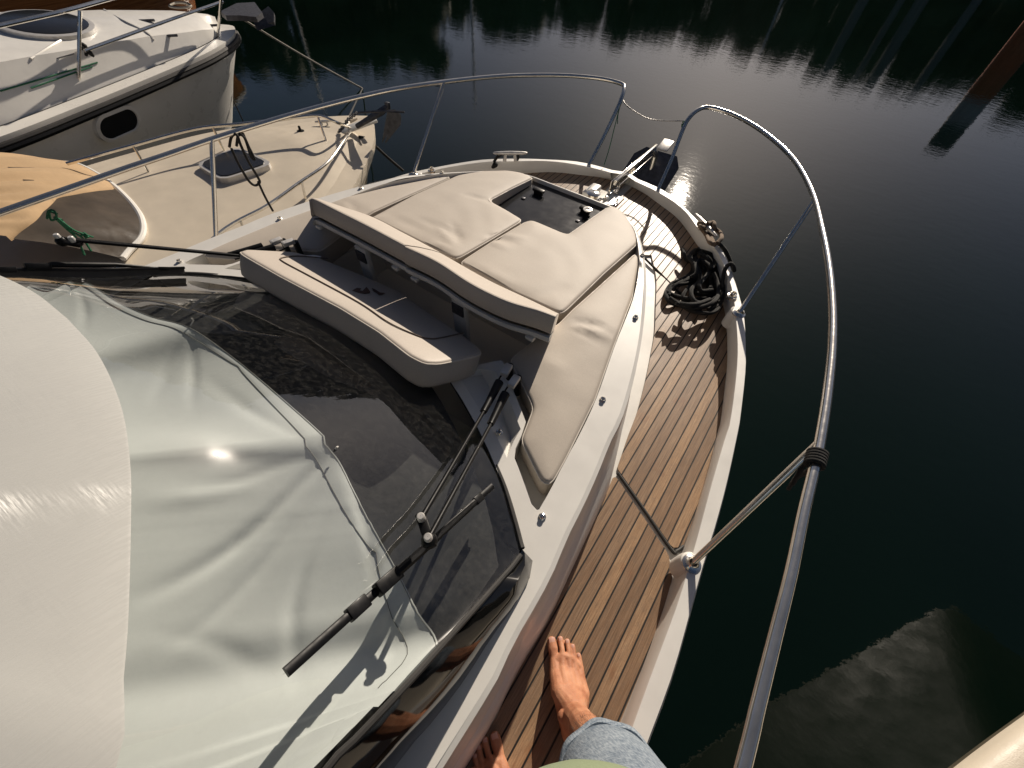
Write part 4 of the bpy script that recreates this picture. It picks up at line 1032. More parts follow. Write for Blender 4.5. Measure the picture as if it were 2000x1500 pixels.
rope('green_cord', [knot((1212, 200), 0.42, 0, 14, 3, 0.012), [P(1212, 205, 0.41), P(1207, 225, 0.37), P(1206, 242, 0.33)], [P(1210, 210, 0.40), P(1200, 250, 0.30), P(1190, 290, 0.19), P(1180, 322, 0.12)]], 0.003, r_green, 'green cord knotted to the left gate post with a long tail', 'cord', n=5)
rope('green_cord', [knot((1336, 243), 0.40, 0, 22, 5, 0.014), [P(1333, 250, 0.385), P(1330, 262, 0.35)], [P(1334, 250, 0.385), P(1327, 263, 0.35)]], 0.003, r_green, 'bunched green cord knotted to the right gate post', 'cord', n=5)
an2 = at_rail(102, 420); k2 = lambda px, n, sd_: [PD(*px, an2) + Vector((random.uniform(-.01, .01), random.uniform(-.01, .01), random.uniform(-.014, .012))) for i in range(n)]
rope('green_cord', [[PD(92, 427, an2, -.02), PD(95, 412, an2), PD(106, 412, an2, .02), PD(110, 425, an2, .02), PD(100, 430, an2, -.01), PD(97, 414, an2), PD(112, 418, an2, .02)], [PD(106, 424, an2, .02), PD(118, 432, an2, .01), PD(122, 436, an2, .01), PD(140, 452, an2), PD(160, 464, an2), PD(178, 490, an2)], [PD(112, 426, an2, .02), PD(122, 434, an2, .01), PD(145, 450, an2), PD(172, 460, an2), PD(182, 463, an2)], [PD(110, 428, an2, .02), PD(128, 445, an2), PD(150, 466, an2), PD(165, 498, an2)], k2((165, 462), 10, 1), k2((119, 433), 10, 2)], 0.0042, r_green, 'green cord tied to the rail behind the far wiper', 'cord', n=6)
rope('lifeline_wire', [P(1216, 195, 0.425), P(1224, 206, 0.41), P(1240, 218, 0.39), P(1262, 230, 0.37), P(1285, 235, 0.365), P(1310, 236, 0.375), P(1338, 236, 0.40)], 0.0035, wire_m, 'thin steel wire slung across the bow gate between the two rails', 'wire')
# ------------------------------------------------------------------ neighbouring boats
def hull_boat(root, cx, ybow, tab, zd, L, mat_h, mat_d, rake=0.5, rubm=None, band=0.0, crownh=0.06, flare=0.72, deck_in=0.10, chine=False):
    S = [0, .04, .1, .2, .35, .55, .8, 1.15, 1.6, 2.2, 3.0, 4.2, L]
    gun = []; low = []; mid = []; wlv = []; bot = []; inner = []
    for s in S:
        b = interp(s, tab); k = max(0, 1 - s / 2.4); z = zd(s)
        gun.append(Vector((cx + b, ybow - s, z)))
        low.append(Vector((cx + b + 0.008, ybow - s - 0.02 * k, z - 0.07)))
        rk = rake * k
        mid.append(Vector((cx + b * (0.90 - 0.16 * k), ybow - s - rk * 0.45, z * 0.55 + ZW * 0.45)))
        wlv.append(Vector((cx + b * (flare - 0.30 * k), ybow - s - rk, ZW)))
        bot.append(Vector((cx + b * 0.35 * (1 - 0.5 * k), ybow - s - rk * 1.15, ZW - 0.4)))
        bi_ = max(0.0, b - deck_in); inner.append(Vector((cx + bi_, ybow - s - deck_in * (0.9 if s < .3 else 0.1), z + 0.018)))
    n = 70
    gun, low, mid, wlv, bot, inner = [cr(c, n) for c in (gun, low, mid, wlv, bot, inner)]
    mz = lambda c: [Vector((2 * cx - p.x, p.y, p.z)) for p in c]
    m = MB(); pr = [inner, [p + Vector((0.0, 0, 0.0)) for p in gun], low, mid, wlv, bot]
    m.loft(pr); m.loft([mz(c) for c in pr])
    nose = [c[0] for c in pr]; m.loft([nose, [Vector((cx, p.y + 0.012, p.z)) for p in nose], mz(nose)])
    st = [c[-1] for c in pr[1:]]; m.loft([st, mz(st)]); m.build('hull', mat_h, root, 40)
    if rubm:
        m = MB(); path = [p + Vector((0.004, 0, -0.035)) for p in gun][::-1]; path = path + mz(path)[::-1]
        path2 = [p - Vector((0, 0, band)) for p in path]
        m.tube(path2, 0.022, 8); m.build('rub_rail', rubm, root)
    return gun, inner, mz
# --- small beige cruiser
CX2 = -3.62
B2 = empty('small_cruiser', (CX2, 0.5, ZW), 'small beige cruiser with a tan cockpit cover, moored alongside', 'motorboat')
tab2 = [(0, .03), (.04, .09), (.1, .17), (.2, .28), (.35, .42), (.55, .57), (.8, .73), (1.15, .93), (1.6, 1.05), (2.2, 1.12), (6, 1.14)]
zd2 = lambda s: -0.215 + 0.05 * max(0, 1 - s / 1.5)
gun2, in2, mz2 = hull_boat(B2, CX2, 2.80, tab2, zd2, 6.0, gel2, gel2, 0.45, None, deck_in=0.16)
rows = []
for k in range(-10, 11):
    u = k / 10
    rows.append([Vector((CX2 + (p.x - CX2) * u, p.y, p.z + 0.10 * (1 - u * u) * min(1, max(0, (2.75 - p.y)) / 0.8))) for p in in2])
zdeck2 = lambda x, y: -0.20 + 0.018 + 0.10 * max(0, 1 - ((x - CX2) / max(0.15, interp(2.80 - y, tab2) - 0.16)) ** 2) * min(1, max(0, (2.75 - y)) / 0.8)
m = MB(); m.loft(rows); m.build('foredeck', gel2, B2, 30)
HB = D.objects.new('deck_hatch', None); COL.objects.link(HB); HB.location = (-3.55, 1.4, -0.1); par(HB, B2)
zz = -0.065
hp = [P(381, 320, zz), P(463, 286, zz), P(536, 319, zz), P(433, 352, zz)]
m = MB(); m.prism(chaikin(hp[::-1], 3, 0.12), 0.05); m.build('frame', alum, HB)
hc = sum(hp, Vector()) / 4; m = MB(); m.prism(chaikin([hc + (p - hc) * 0.86 + Vector((0, 0, 0.006)) for p in hp[::-1]], 3, 0.12), 0.02); m.build('lens', lens_m, HB)
# low rails both sides joined at the bow
rl2 = [P(640, 225, -0.02), P(684, 247, -0.04)]
rs = [P(684, 257, -0.10), P(672, 275, -0.06), P(640, 318, -0.05), P(585, 357, -0.05), P(520, 403, -0.05), P(440, 447, -0.05), Vector((-2.62, 0.3, -0.06)), Vector((-2.55, -1.2, -0.06))]
m = MB(); m.tube(crm(rs, 6), 0.012, 10); r1 = m.build('rail', chrome, B2)
rp = [P(684, 250, -0.10), P(655, 238, 0.03), P(620, 226, 0.06), P(560, 232, 0.06), P(470, 242, 0.06), P(380, 252, 0.06), P(260, 284, 0.05), P(130, 320, 0.04)]
m = MB(); m.tube(crm(rp, 6), 0.012, 10); r2 = m.build('rail', chrome, B2)
for a, z0 in ((P(590, 357, -0.05), 0), (P(470, 432, -0.05), 0)):
    m = MB(); m.tube([a, a + Vector((0.0, -0.02, -0.11))], 0.009, 8); m.build('post', chrome, r1)
for a in (P(620, 226, 0.06), P(415, 247, 0.06), P(260, 284, 0.05)):
    m = MB(); m.tube([a, a + Vector((0.06, -0.03, -0.2))], 0.009, 8); m.build('post', chrome, r2)
# moulded deck lines, locker lid, bow fittings
for ln in ([(400, 387), (470, 357), (540, 330)], [(330, 413), (380, 395), (450, 366)]):
    pass
m = MB(); q = [P(*p, 0) for p in []]
lid = [PF(*p, lambda x, y: zdeck2(x, y) + 0.004) for p in [(592, 266), (640, 255), (668, 272), (622, 283)]]
m = MB(); m.prism(lid[::-1], 0.012); m.build('locker_lid', gel2, B2)
p = PF(588, 259, zdeck2); m = MB(); m.lathe(p, [(0.035, 0), (0.03, 0.015), (0.012, 0.02), (0.010, 0.05), (0.001, 0.055)], 14); m.build('vent', plast, B2)
AR2 = [PF(664, 258, lambda x, y: -0.13), P(700, 252, -0.10), P(735, 232, -0.06)]
m = MB(); m.box((AR2[0] + AR2[2]) / 2, ((AR2[2] - AR2[0]).length, 0.09, 0.02), AR2[2] - AR2[0], Vector((1, 0, 0)), 0.004); m.build('bow_roller', gel3, B2)
m = MB(); a, b = P(696, 272, -0.19), P(708, 266, -0.17); m.tube([a, a.lerp(b, .5), b], [0.008, 0.012, 0.008], 8); m.tube([a.lerp(b, .3), a.lerp(b, .3) - Vector((0, 0, .05))], .008, 6); m.build('cleat', alum, B2)
m = MB(); a, b = P(615, 238, -0.08), P(650, 236, -0.08); m.tube([a, a.lerp(b, .5), b], [0.007, 0.012, 0.007], 8)
for t in (.35, .65): m.tube([a.lerp(b, t), a.lerp(b, t) - Vector((0, 0, .06))], .008, 6)
m.build('cleat', alum, B2)
# windscreen: white trim arc and dark glass under the tan cover
arc_px = [(96, 318), (150, 322), (205, 350), (245, 384), (270, 414), (280, 440), (276, 465), (252, 490), (240, 505)]
arc = cr([P(*p, -0.10) for p in arc_px], 60)
m = MB(); m.tube(arc, 0.018, 8); m.build('windscreen_trim', gel, B2)
Cc = Vector((CX2 + 0.12, -0.9, 0))
def dome(f, s_):   # f along the arc, s_ towards the cockpit middle; rises like a raked screen under canvas
    p = at_f(arc, f); q = Vector((p.x, p.y, 0)).lerp(Vector((Cc.x, Cc.y, 0)), s_)
    q.z = -0.10 + 0.36 * (1 - (1 - min(1, s_ * 1.6)) ** 2.2) + 0.05 * s_; return q
m = MB(); m.loft([[dome(i / 59, s_) for i in range(60)] for s_ in (0.0, 0.03, 0.07, 0.12, 0.18, 0.25)]); m.build('windscreen', simple('brown_smoked_screen', (0.05, 0.038, 0.028), 0.6, var=0.35, nscale=7, spec=0.15), B2)
TC = empty('cockpit_cover', (CX2, 0.2, 0.1), 'tan canvas cover stretched over the small cruiser cockpit', 'boat cover')
rowsC = []
for j in range(30):
    t = j / 29; row = []
    for i in range(70):
        f = i / 69
        s0 = interp(f, [(0, 0.0), (0.40, 0.004), (0.47, 0.012), (0.54, 0.085), (0.66, 0.20), (0.8, 0.24), (1, 0.26)])
        s_ = s0 + (0.97 - s0) * t
        p = dome(f, s_); p.z += 0.014 + 0.016 * math.sin(f * 34 + 4 * t) * math.sin(math.pi * t) ** 0.7 + 0.010 * math.sin(f * 71 - 9 * t) * math.sin(math.pi * min(1, t * 2))
        row.append(p)
    rowsC.append(row)
m = MB(); m.loft(rowsC); m.loft([rowsC[0], [p + Vector((0, 0, -0.03)) for p in rowsC[0]]]); m.build('canvas', tanc, TC, 70)
for px in ((68, 447), (118, 448)):
    p = P(*px, 0.09); m = MB(); m.lathe(p, [(0.03, -0.005), (0.03, 0.004), (0.016, 0.008), (0.012, 0.0), (0.001, 0.0)], 14, Vector((0.5, 0.2, 0.8))); m.build('grommet', rubber, TC)
# its anchor, chain and lines
A2 = empty('anchor', P(740, 235, -0.1), 'small grey plough anchor with folded flukes on the beige cruiser bow', 'anchor')
m = MB(); m.tube([P(697, 247, -0.08), P(745, 218, 0.05), P(757, 208, 0.08)], [0.02, 0.028, 0.022], 8); m.build('shank', galv, A2)
m = MB(); m.tube([P(700, 220, 0.03), P(750, 217, 0.07), P(790, 219, 0.06)], 0.009, 8); m.build('stock', galv, A2)
for pl in ([(757, 214), (771, 214), (766, 240), (746, 276)], [(772, 214), (783, 224), (782, 240), (752, 277)]):
    q = [P(*p, 0.04 - 0.004 * (p[1] - 214)) for p in pl]; m = MB(); m.prism(q, 0.016); m.build('fluke', galv, A2, 20)
m = MB(); m.box(P(757, 206, 0.09), (0.04, 0.03, 0.05), bev=0.006); m.build('clamp', galv, A2)
chp = lin(crm([P(661, 259, -0.11), P(672, 245, -0.07), P(682, 232, -0.02), P(697, 220, 0.03)], 6), 17); CH = MB()
for i in range(16):
    c = (chp[i] + chp[i + 1]) / 2; d = (chp[i + 1] - chp[i]); L_ = d.length; d = d.normalized(); a = (Vector((0, 0, 1)) if i % 2 else d.cross(Vector((0, 0, 1)))); a = (a - d * a.dot(d)).normalized()
    CH.tube([c + d * L_ * 0.7 * math.cos(t) + a * 0.012 * math.sin(t) for t in [k * math.pi / 5 for k in range(10)]], 0.005, 5, closed=True)
tag(CH.build('anchor_chain', galv), 'dark chain rising from the beige cruiser deck to its anchor', 'chain')
wl_pt = P(708, 173, ZW)
rope('mooring_line', [P(676, 240, -0.08), P(690, 210, -0.5), P(708, 173, ZW)], 0.010, r_black, 'dark line dropping from the beige cruiser bow into the water', 'rope', sub=3)
rope('mooring_line', [P(702, 268, -0.15), P(718, 272, -0.2), P(735, 287, -0.32), P(760, 310, -0.45), P(788, 334, -0.55)], 0.014, r_black, 'thick black line from the beige cruiser bow cleat towards the near hull', 'rope')
rope('mooring_line', [[P(700, 275, -0.17), P(712, 290, -0.2), P(718, 308, -0.3), P(716, 340, -0.55), P(714, 365, -0.75)], [P(696, 278, -0.17), P(706, 284, -0.17), P(704, 274, -0.16), P(712, 283, -0.2)]], 0.009, r_pale, 'frayed pale line hanging down the beige cruiser bow', 'rope')
# --- larger white cruiser with the dark rubbing strake
CX3, YB3 = -6.75, 3.42
B3 = empty('white_cruiser', (CX3, 0.5, ZW), 'white cruiser with a dark rubbing strake and oval porthole, behind the beige boat', 'motorboat')
gstar = [P(478, 66, -0.10), P(470, 92, -0.10), P(440, 120, -0.10), P(350, 168, -0.11), P(210, 222, -0.12), P(75, 272, -0.13), P(0, 300, -0.13)]
tab3 = []
for p in gstar: tab3.append((max(0.0, YB3 - p.y), max(0.03, p.x - CX3)))
tab3 = [(0, .06), (.05, .16), (.12, .26), (.25, .40), (.45, .55), (.8, .72), (1.2, .86), (1.7, 1.02), (2.3, 1.2), (3.0, 1.38), (4.5, 1.5), (8, 1.5)]
zd3 = lambda s: -0.07 - 0.02 * min(1, s / 2)
gun3, in3, mz3 = hull_boat(B3, CX3, YB3, tab3, zd3, 7.0, gel3, gel3, 0.55, rubber, band=0.02, deck_in=0.13)
m = MB(); path = [p + Vector((0.006, 0, -0.085)) for p in gun3][::-1]; path = path + mz3(path)[::-1]; m.tube(path, 0.028, 8); m.build('rub_rail', plast, B3)
# raised trunk deck
def trunk(s): return max(0.0, interp(s, [(0.1, 0.0), (0.5, 0.10), (1.2, 0.20), (2.2, 0.30), (3.2, 0.38), (8, 0.42)]))
t0 = []; t1 = []; t2 = []
for p in in3:
    s = YB3 - p.y; hgt = trunk(s); b = p.x - CX3
    t0.append(p - Vector((min(b, 0.03), 0, 0.003))); t1.append(Vector((CX3 + b * (1 - 0.10 * min(1, s)) - 0.02 * min(1, s), p.y - 0.03, p.z + hgt))); t2.append(Vector((CX3 + b * 0.82 * (1 - 0.08 * min(1, s)), p.y - 0.04, p.z + hgt + 0.04)))
t3 = [Vector((CX3 + (p.x - CX3) * 0.4, p.y, p.z + 0.05)) for p in t2]; t4 = [Vector((CX3, p.y, p.z + 0.065)) for p in t2]
m = MB(); half = [t0, t1, t2, t3, t4]; m.loft(half); m.loft([mz3(c) for c in half]); m.build('coachroof', gel, B3, 25)
TR3 = MB(); TR3.loft(half); TR3.loft([mz3(c) for c in half])
BV3 = BVHTree.FromPolygons(TR3.v, TR3.f)
def on3(px, py, off=0.0):
    loc, nr, i, d = BV3.ray_cast(CAMP, ray(px, py).normalized())
    if loc is None: return P(px, py, 0.15), Vector((0, 0, 1))
    if nr.z < 0: nr = -nr
    return loc + nr * off, nr
q, nr = on3(92, 52, 0.0); H3 = D.objects.new('deck_hatch', None); COL.objects.link(H3); H3.location = q; par(H3, B3)
m = MB(); m.lathe(q, [(0.36, 0.0), (0.36, 0.03), (0.33, 0.035), (0.001, 0.036)], 32, nr); m.build('frame', alum, H3)
m = MB(); m.lathe(q + nr * 0.037, [(0.32, 0), (0.30, 0.006), (0.001, 0.008)], 32, nr); m.build('lens', lens_m, H3)
for pts_, mt in (([(204, 20), (240, 40), (285, 63), (300, 78)], gel3), ([(60, 115), (110, 85), (148, 65)], gel3)):
    m = MB(); m.tube(crm([on3(*p, 0.003)[0] for p in pts_], 5), 0.010, 6); m.build('deck_seam', mt, B3)
for (a, b), mt in ((((0, 178), (190, 122)), r_green), (((60, 172), (180, 130)), r_green)):
    m = MB(); m.tube(lin([on3(*a, 0.004)[0], on3((a[0] + b[0]) / 2, (a[1] + b[1]) / 2, 0.004)[0], on3(*b, 0.004)[0]], 8), 0.006, 5); m.build('coach_stripe', mt, B3)
for px in ((330, 70), (413, 50), (286, 41)):
    q, nr = on3(*px, 0.004); m = MB(); m.box(q, (0.16, 0.03, 0.02), Vector((0.6, 0.8, 0)), Vector((0.8, -0.6, 0)), 0.006); m.build('deck_cleat', galv, B3)
# oval porthole on the starboard topsides
HV = MB(); HV.loft([[p for p in gun3], [p for p in gun3]])
pc = P(222, 238, -0.50); 
def hullpt(px, py):
    best = None
    for i in range(200):
        z = -0.15 - i * 0.0045; q = P(px, py, z); s = YB3 - q.y; b = interp(s, tab3); k = max(0, 1 - s / 2.4); tt = (zd3(s) - z) / (zd3(s) - ZW)
        xx = CX3 + b * (1 + (0.90 - 0.16 * k - 1) * tt / 0.45 if tt < 0.45 else (0.90 - 0.16 * k) + (0.72 - 0.30 * k - 0.90 + 0.16 * k) * (tt - 0.45) / 0.55)
        d = abs(q.x - xx)
        if best is None or d < best[0]: best = (d, q)
    return best[1]
A_, B_ = hullpt(205, 245), hullpt(241, 230); ux = (B_ - A_).normalized(); up = hullpt(219, 224) - hullpt(226, 251); up = (up - ux * up.dot(ux)).normalized(); nn = ux.cross(up); nn = nn if nn.x > 0 else -nn; Lh = (B_ - A_).length / 2; c0 = (A_ + B_) / 2
def oval(r, off): return [c0 + nn * off + ux * (math.copysign(Lh, math.cos(t)) + r * math.cos(t)) + up * r * math.sin(t) for t in [2 * math.pi * (i + .5) / 40 for i in range(40)]]
PH = D.objects.new('porthole', None); COL.objects.link(PH); PH.location = c0; par(PH, B3)
m = MB(); m.loft([oval(0.140, -0.04), oval(0.132, 0.055), oval(0.102, 0.06), oval(0.096, 0.045)], closed=True); m.build('frame', gel3, PH)
m = MB(); m.add(oval(0.098, 0.048), [tuple(range(40))]); m.build('pane', lens_m, PH)
# rails of the white cruiser
sb = [P(153, 183, -0.08), P(425, 76, -0.08)]
zt = 0.46
rt = [P(-80, 70, zt), P(0, 50, zt), P(128, 21, zt), P(220, -4, zt), P(320, -28, zt), P(420, -46, zt)]
m = MB(); m.tube(crm(rt, 6), 0.016, 10); RA = m.build('pulpit_rail', chrome, B3)
mid_ = [P(165, 99, 0.20), P(300, 50, 0.22), P(435, 3, 0.24)]; m = MB(); m.tube(mid_, 0.014, 10); m.build('mid_rail', chrome, RA)
m = MB(); m.tube([P(-20, 150, 0.13), P(145, 105, 0.19)], 0.005, 6); m.build('guard_wire', wire_m, RA)
s1 = VZ(156, 22, (sb[0].x, sb[0].y)); s2 = VZ(432, -10, (sb[1].x, sb[1].y))
for b_, t_ in ((sb[0], P(156, 21, zt)), (sb[1], P(434, -30, zt))):
    m = MB(); m.tube([b_, b_.lerp(t_, .5), t_], 0.014, 10); m.lathe(b_, [(0.04, 0), (0.04, 0.008), (0.015, 0.012)], 14); m.build('stanchion', chrome, RA)
for ln in ([(128, 53), (95, 125)], [(138, 53), (165, 90), (172, 100)], [(150, 55), (250, 96), (247, 99)]):
    pass
A3 = empty('anchor', P(490, 35, 0.05), 'large dark anchor on the white cruiser stem', 'anchor')
m = MB(); m.prism([P(430, 22, 0.12), P(462, 6, 0.14), P(497, 4, 0.12), P(512, 24, 0.08), P(500, 33, 0.08), P(470, 30, 0.1), P(440, 30, 0.1)][::-1], 0.05); m.build('shank', galv, A3)
m = MB(); m.prism([P(505, 26, 0.06), P(524, 12, 0.06), P(535, 24, 0.02), P(535, 42, -0.04), P(500, 52, -0.08), P(494, 40, 0.0)][::-1], 0.04); m.build('fluke', galv, A3)
rope('coiled_line', [[on3(352 + 20 * math.cos(t) * (1 + 0.15 * math.sin(3 * t)), 10 + 5 * math.sin(t), 0.03 + 0.006 * t)[0] for t in [i * 0.6 for i in range(40)]]], 0.012, r_pale, 'pale line coiled on the white cruiser foredeck', 'rope', sub=3, n=6)
rope('rail_lashing', [[P(168, 96, .20) + Vector((random.uniform(-.03, .03), random.uniform(-.03, .03), random.uniform(-.05, .04))) for i in range(18)]], 0.012, r_black, 'black knot tied round the white cruiser rail stanchion', 'rope', sub=3, n=6)
rope('mooring_line', [P(462, 30, -0.02), P(560, 90, -0.40), P(640, 136, -0.75), wl_pt], 0.012, r_pale, 'pale taut line from the white cruiser stem down into the water', 'rope', sub=3)
rope('mooring_line', [P(437, 160, -0.6), P(460, 205, -0.85), P(475, 237, ZW)], 0.008, r_black, 'thin dark line from the white cruiser stem to the water', 'rope', sub=3)
rope('fender_line', [P(430, 158, -0.55), P(370, 200, -0.55), P(290, 256, -0.6), P(205, 300, -0.7)], 0.006, rubber, 'thin grey line lying along the white cruiser topsides', 'rope', sub=3)
# --- varnished wooden boat
CX4, YB4 = -11.2, 5.4
B4 = empty('wooden_boat', (CX4, 1.5, ZW), 'varnished wooden boat in the far left corner', 'boat')
tab4 = [(0, .05), (.2, .3), (.5, .55), (1, .85), (2, 1.15), (3.5, 1.3), (8, 1.3)]
gun4, in4, mz4 = hull_boat(B4, CX4, YB4, tab4, lambda s: 0.05, 7.5, varn, varn, 0.4, gel2, band=-0.02, deck_in=0.16)
m = MB(); m.loft([in4, [Vector((CX4, p.y, p.z + 0.08)) for p in in4], mz4(in4)]); m.build('deck', varn, B4)
# --- pale boat at the right edge
gR = [P(1760, 1605, -0.25), P(1895, 1500, -0.22), P(1950, 1456, -0.21), P(2000, 1420, -0.20)]
dR = (gR[3] - gR[1]).normalized(); B5 = empty('moored_boat', gR[3] + dR * 1.0 + Vector((0.8, -0.4, ZW)), 'ivory boat at the lower right corner, only its rounded deck edge in view', 'boat')
cR = Vector((2.42, 2.40, -0.20)); eR = Vector((4.1, 1.98, -0.20)); sA = gR[1] - dR * 4.0 + Vector((0.25, 0, 0))
loopR = [sA, gR[1] - dR * 1.5 + Vector((0.02, 0, 0)), gR[1], gR[2], gR[3], gR[3].lerp(cR, 0.5), cR.lerp(gR[3], 0.06), cR + Vector((0.05, 0.0, 0)), cR.lerp(eR, 0.08), cR.lerp(eR, 0.5), eR, eR - dR * 6.5]
loopR = lin(chaikin(loopR, 2, 0.2), 120, closed=True); cenR = sum(loopR, Vector()) / len(loopR)
def inR(f, z): return [Vector((cenR.x + (p.x - cenR.x) * f, cenR.y + (p.y - cenR.y) * f, p.z + z)) for p in loopR]
m = MB(); m.loft([inR(1.0, -0.05), inR(0.985, -0.10), inR(0.74, -0.5), inR(0.54, -0.85), inR(0.40, -1.2)], closed=True); m.build('topsides', simple('darkened_topsides', (0.12, 0.10, 0.065), 0.5, var=0.3, nscale=3), B5, 40)  # hull side coloured darker than the deck to dim its reflection in the water
m = MB(); top_ = [inR(1.0, -0.05), inR(0.999, -0.02), inR(0.993, -0.003), inR(0.975, 0.012), inR(0.90, 0.03)]; m.loft(top_, closed=True); m.add(top_[-1], [tuple(range(120))]); m.build('deck', gel2, B5, 40)

# ------------------------------------------------------------------ the person
def capsule(b, p, q, r0, r1, n=14, k=8):
    p = Vector(p); q = Vector(q); b.tube([p.lerp(q, i / k) for i in range(k + 1)], [r0 + (r1 - r0) * i / k for i in range(k + 1)], n)
    b.ball(p, r0, n=n, m=8); b.ball(q, r1, n=n, m=8)
def remesh(name, b, vox, mat, parent, smooth=4):
    me = D.meshes.new(name + '_raw'); me.from_pydata([tuple(p) for p in b.v], [], [tuple(f) for f in b.f])
    o = D.objects.new(name + '_raw', me); COL.objects.link(o)
    r = o.modifiers.new('r', 'REMESH'); r.mode = 'VOXEL'; r.voxel_size = vox; r.use_smooth_shade = True
    if smooth: s = o.modifiers.new('s', 'SMOOTH'); s.iterations = smooth; s.factor = 0.5
    bpy.context.view_layer.update()
    dg = bpy.context.evaluated_depsgraph_get(); me2 = D.meshes.new_from_object(o.evaluated_get(dg)); me2.name = name
    D.objects.remove(o); D.meshes.remove(me)
    me2.materials.clear(); me2.materials.append(mat)
    for p in me2.polygons: p.use_smooth = True
    ob = D.objects.new(name, me2); COL.objects.link(ob)
    if parent: par(ob, parent)
    return ob
ankR = P(1121, 1398, 0.088)
fR = (P(1098, 1243, 0.01) - Vector((ankR.x, ankR.y, 0.01))); fR.z = 0; LR = fR.length; fR.normalize(); sR = Vector((fR.y, -fR.x, 0))
def loc(px, py, z): q = P(px, py, z) - ankR; return (q.dot(fR), q.dot(sR), z)
toes = [([(1087, 1316, .032, .021), (1082, 1284, .022, .0128), (1080, 1268, .0195, .0152), (1077.5, 1252.5, .0160, .0142)]), ([(1098.5, 1306, .034, .016), (1098.2, 1270, .027, .0080), (1096, 1257, .018, .0085), (1094.3, 1249, .0135, .0100)]), ([(1111.5, 1310, .032, .0155), (1111.3, 1274, .025, .0077), (1109.5, 1261, .017, .0080), (1107.7, 1253.5, .0130, .0093)]),
        ([(1123, 1316, .029, .015), (1121.6, 1284, .022, .0075), (1119.8, 1270, .016, .0078), (1118.2, 1263, .0122, .0088)]), ([(1134, 1326, .024, .015), (1134, 1299, .017, .0076), (1131.5, 1286, .013, .0076), (1129.8, 1280, .0112, .0080)])]
body_pts = []
toeL = [[(*loc(*q[:3]), q[3]) for q in t] for t in toes]
webL = [(*loc(*q[:3]), q[3]) for q in [(1088, 1290, .0245, .0150), (1099, 1283, .0265, .0140), (1112, 1286, .0245, .0135), (1122, 1295, .021, .0125), (1133, 1305, .0165, .0115)]]
mids = [(1094, 1352, .066, .026), (1106, 1350, .066, .024), (1117, 1350, .058, .024), (1128, 1352, .048, .023), (1137, 1354, .036, .022)]
midL = [(*loc(*q[:3]), q[3]) for q in mids]
def foot_at(b, ank, f, side):
    s = Vector((f.y, -f.x, 0)) * side
    def W_(q): return Vector((ank.x, ank.y, 0)) + f * q[0] + s * q[1] + Vector((0, 0, q[2]))
    for t in toeL:
        for a, c in zip(t, t[1:]): capsule(b, W_(a), W_(c), a[3], c[3], 12)
    for t, mdd in zip(toeL, midL): capsule(b, W_(t[0]), W_(mdd), t[0][3], mdd[3], 14)
    for a, c in zip(midL, midL[1:]): capsule(b, W_(a), W_(c), a[3], c[3])
    for i in range(4): capsule(b, W_(toeL[i][0]), W_(toeL[i + 1][0]), toeL[i][0][3] * 0.92, toeL[i + 1][0][3] * 0.92); capsule(b, W_(webL[i]), W_(webL[i + 1]), webL[i][3], webL[i + 1][3])
    A = Vector((ank.x, ank.y, 0))
    for mdd in midL: capsule(b, W_(mdd), ank + f * 0.012, mdd[3], 0.036)
    sole = A - f * 0.040 + Vector((0, 0, 0.033)); capsule(b, ank, sole, 0.035, 0.031)
    capsule(b, sole, W_((toeL[4][0][0] - 0.05, toeL[4][0][1] * 0.9, 0.024)), 0.03, 0.022); capsule(b, sole, W_((toeL[0][0][0] - 0.06, toeL[0][0][1] * 0.7, 0.036)), 0.03, 0.024)
    b.ball(ank + s * 0.030 + Vector((0, 0, 0.006)), 0.0165); b.ball(ank - s * 0.030 + Vector((0, 0, 0.014)), 0.017)
    for k in range(1, 5):   # tendons on the instep
        mdd = midL[k - 1]; capsule(b, W_((mdd[0], mdd[1], mdd[2] + mdd[3] * 0.84)), W_((toeL[k - 1][0][0] - 0.012, toeL[k - 1][0][1], toeL[k - 1][0][2] + toeL[k - 1][0][3] * 0.72)), 0.0034, 0.0026, 8)
    return W_
hemC = P(1192, 1540, 0.43)
kneeR = Vector((hemC.x - 0.01, hemC.y + 0.030, 0.49))
fL = RM @ Vector((-0.30, 0.95, 0)); fL.z = 0; fL.normalize()
bigL = toeL[0][-1]
tipL = P(967, 1440, 0.0155)
sL = Vector((fL.y, -fL.x, 0)) * -1
ankL = tipL - fL * bigL[0] - sL * bigL[1]; ankL.z = 0.088
kneeL = ankL + Vector((0.05, -0.02, 0.40)); pelv = Vector((0.207, -0.125, 0.90))
hipR = pelv + Vector((0.06, 0.055, -0.03)); hipL = pelv + Vector((-0.06, -0.075, -0.03))
b = MB(); WR = foot_at(b, ankR, fR, 1); WLf = foot_at(b, ankL, fL, -1)
for ank, kn, hip in ((ankR, kneeR, hipR), (ankL, kneeL, hipL)):
    up1 = ank.lerp(kn, 0.22); cal = ank.lerp(kn, 0.66) - fR * 0.012
    capsule(b, ank + Vector((0, 0, 0.0)), up1, 0.035, 0.035); capsule(b, up1, cal, 0.035, 0.052); capsule(b, cal, kn, 0.052, 0.054); capsule(b, kn, hip, 0.056, 0.082)
face = Vector((-0.77, 0.64, 0)); sid = Vector((face.y, -face.x, 0))
chest = pelv + Vector((0.05, -0.05, 0.34)); neck = pelv + Vector((0.05, -0.05, 0.52)); head = pelv + Vector((0.04, -0.05, 0.68))
capsule(b, hipR, hipL, 0.085, 0.085); capsule(b, pelv, chest, 0.115, 0.115)
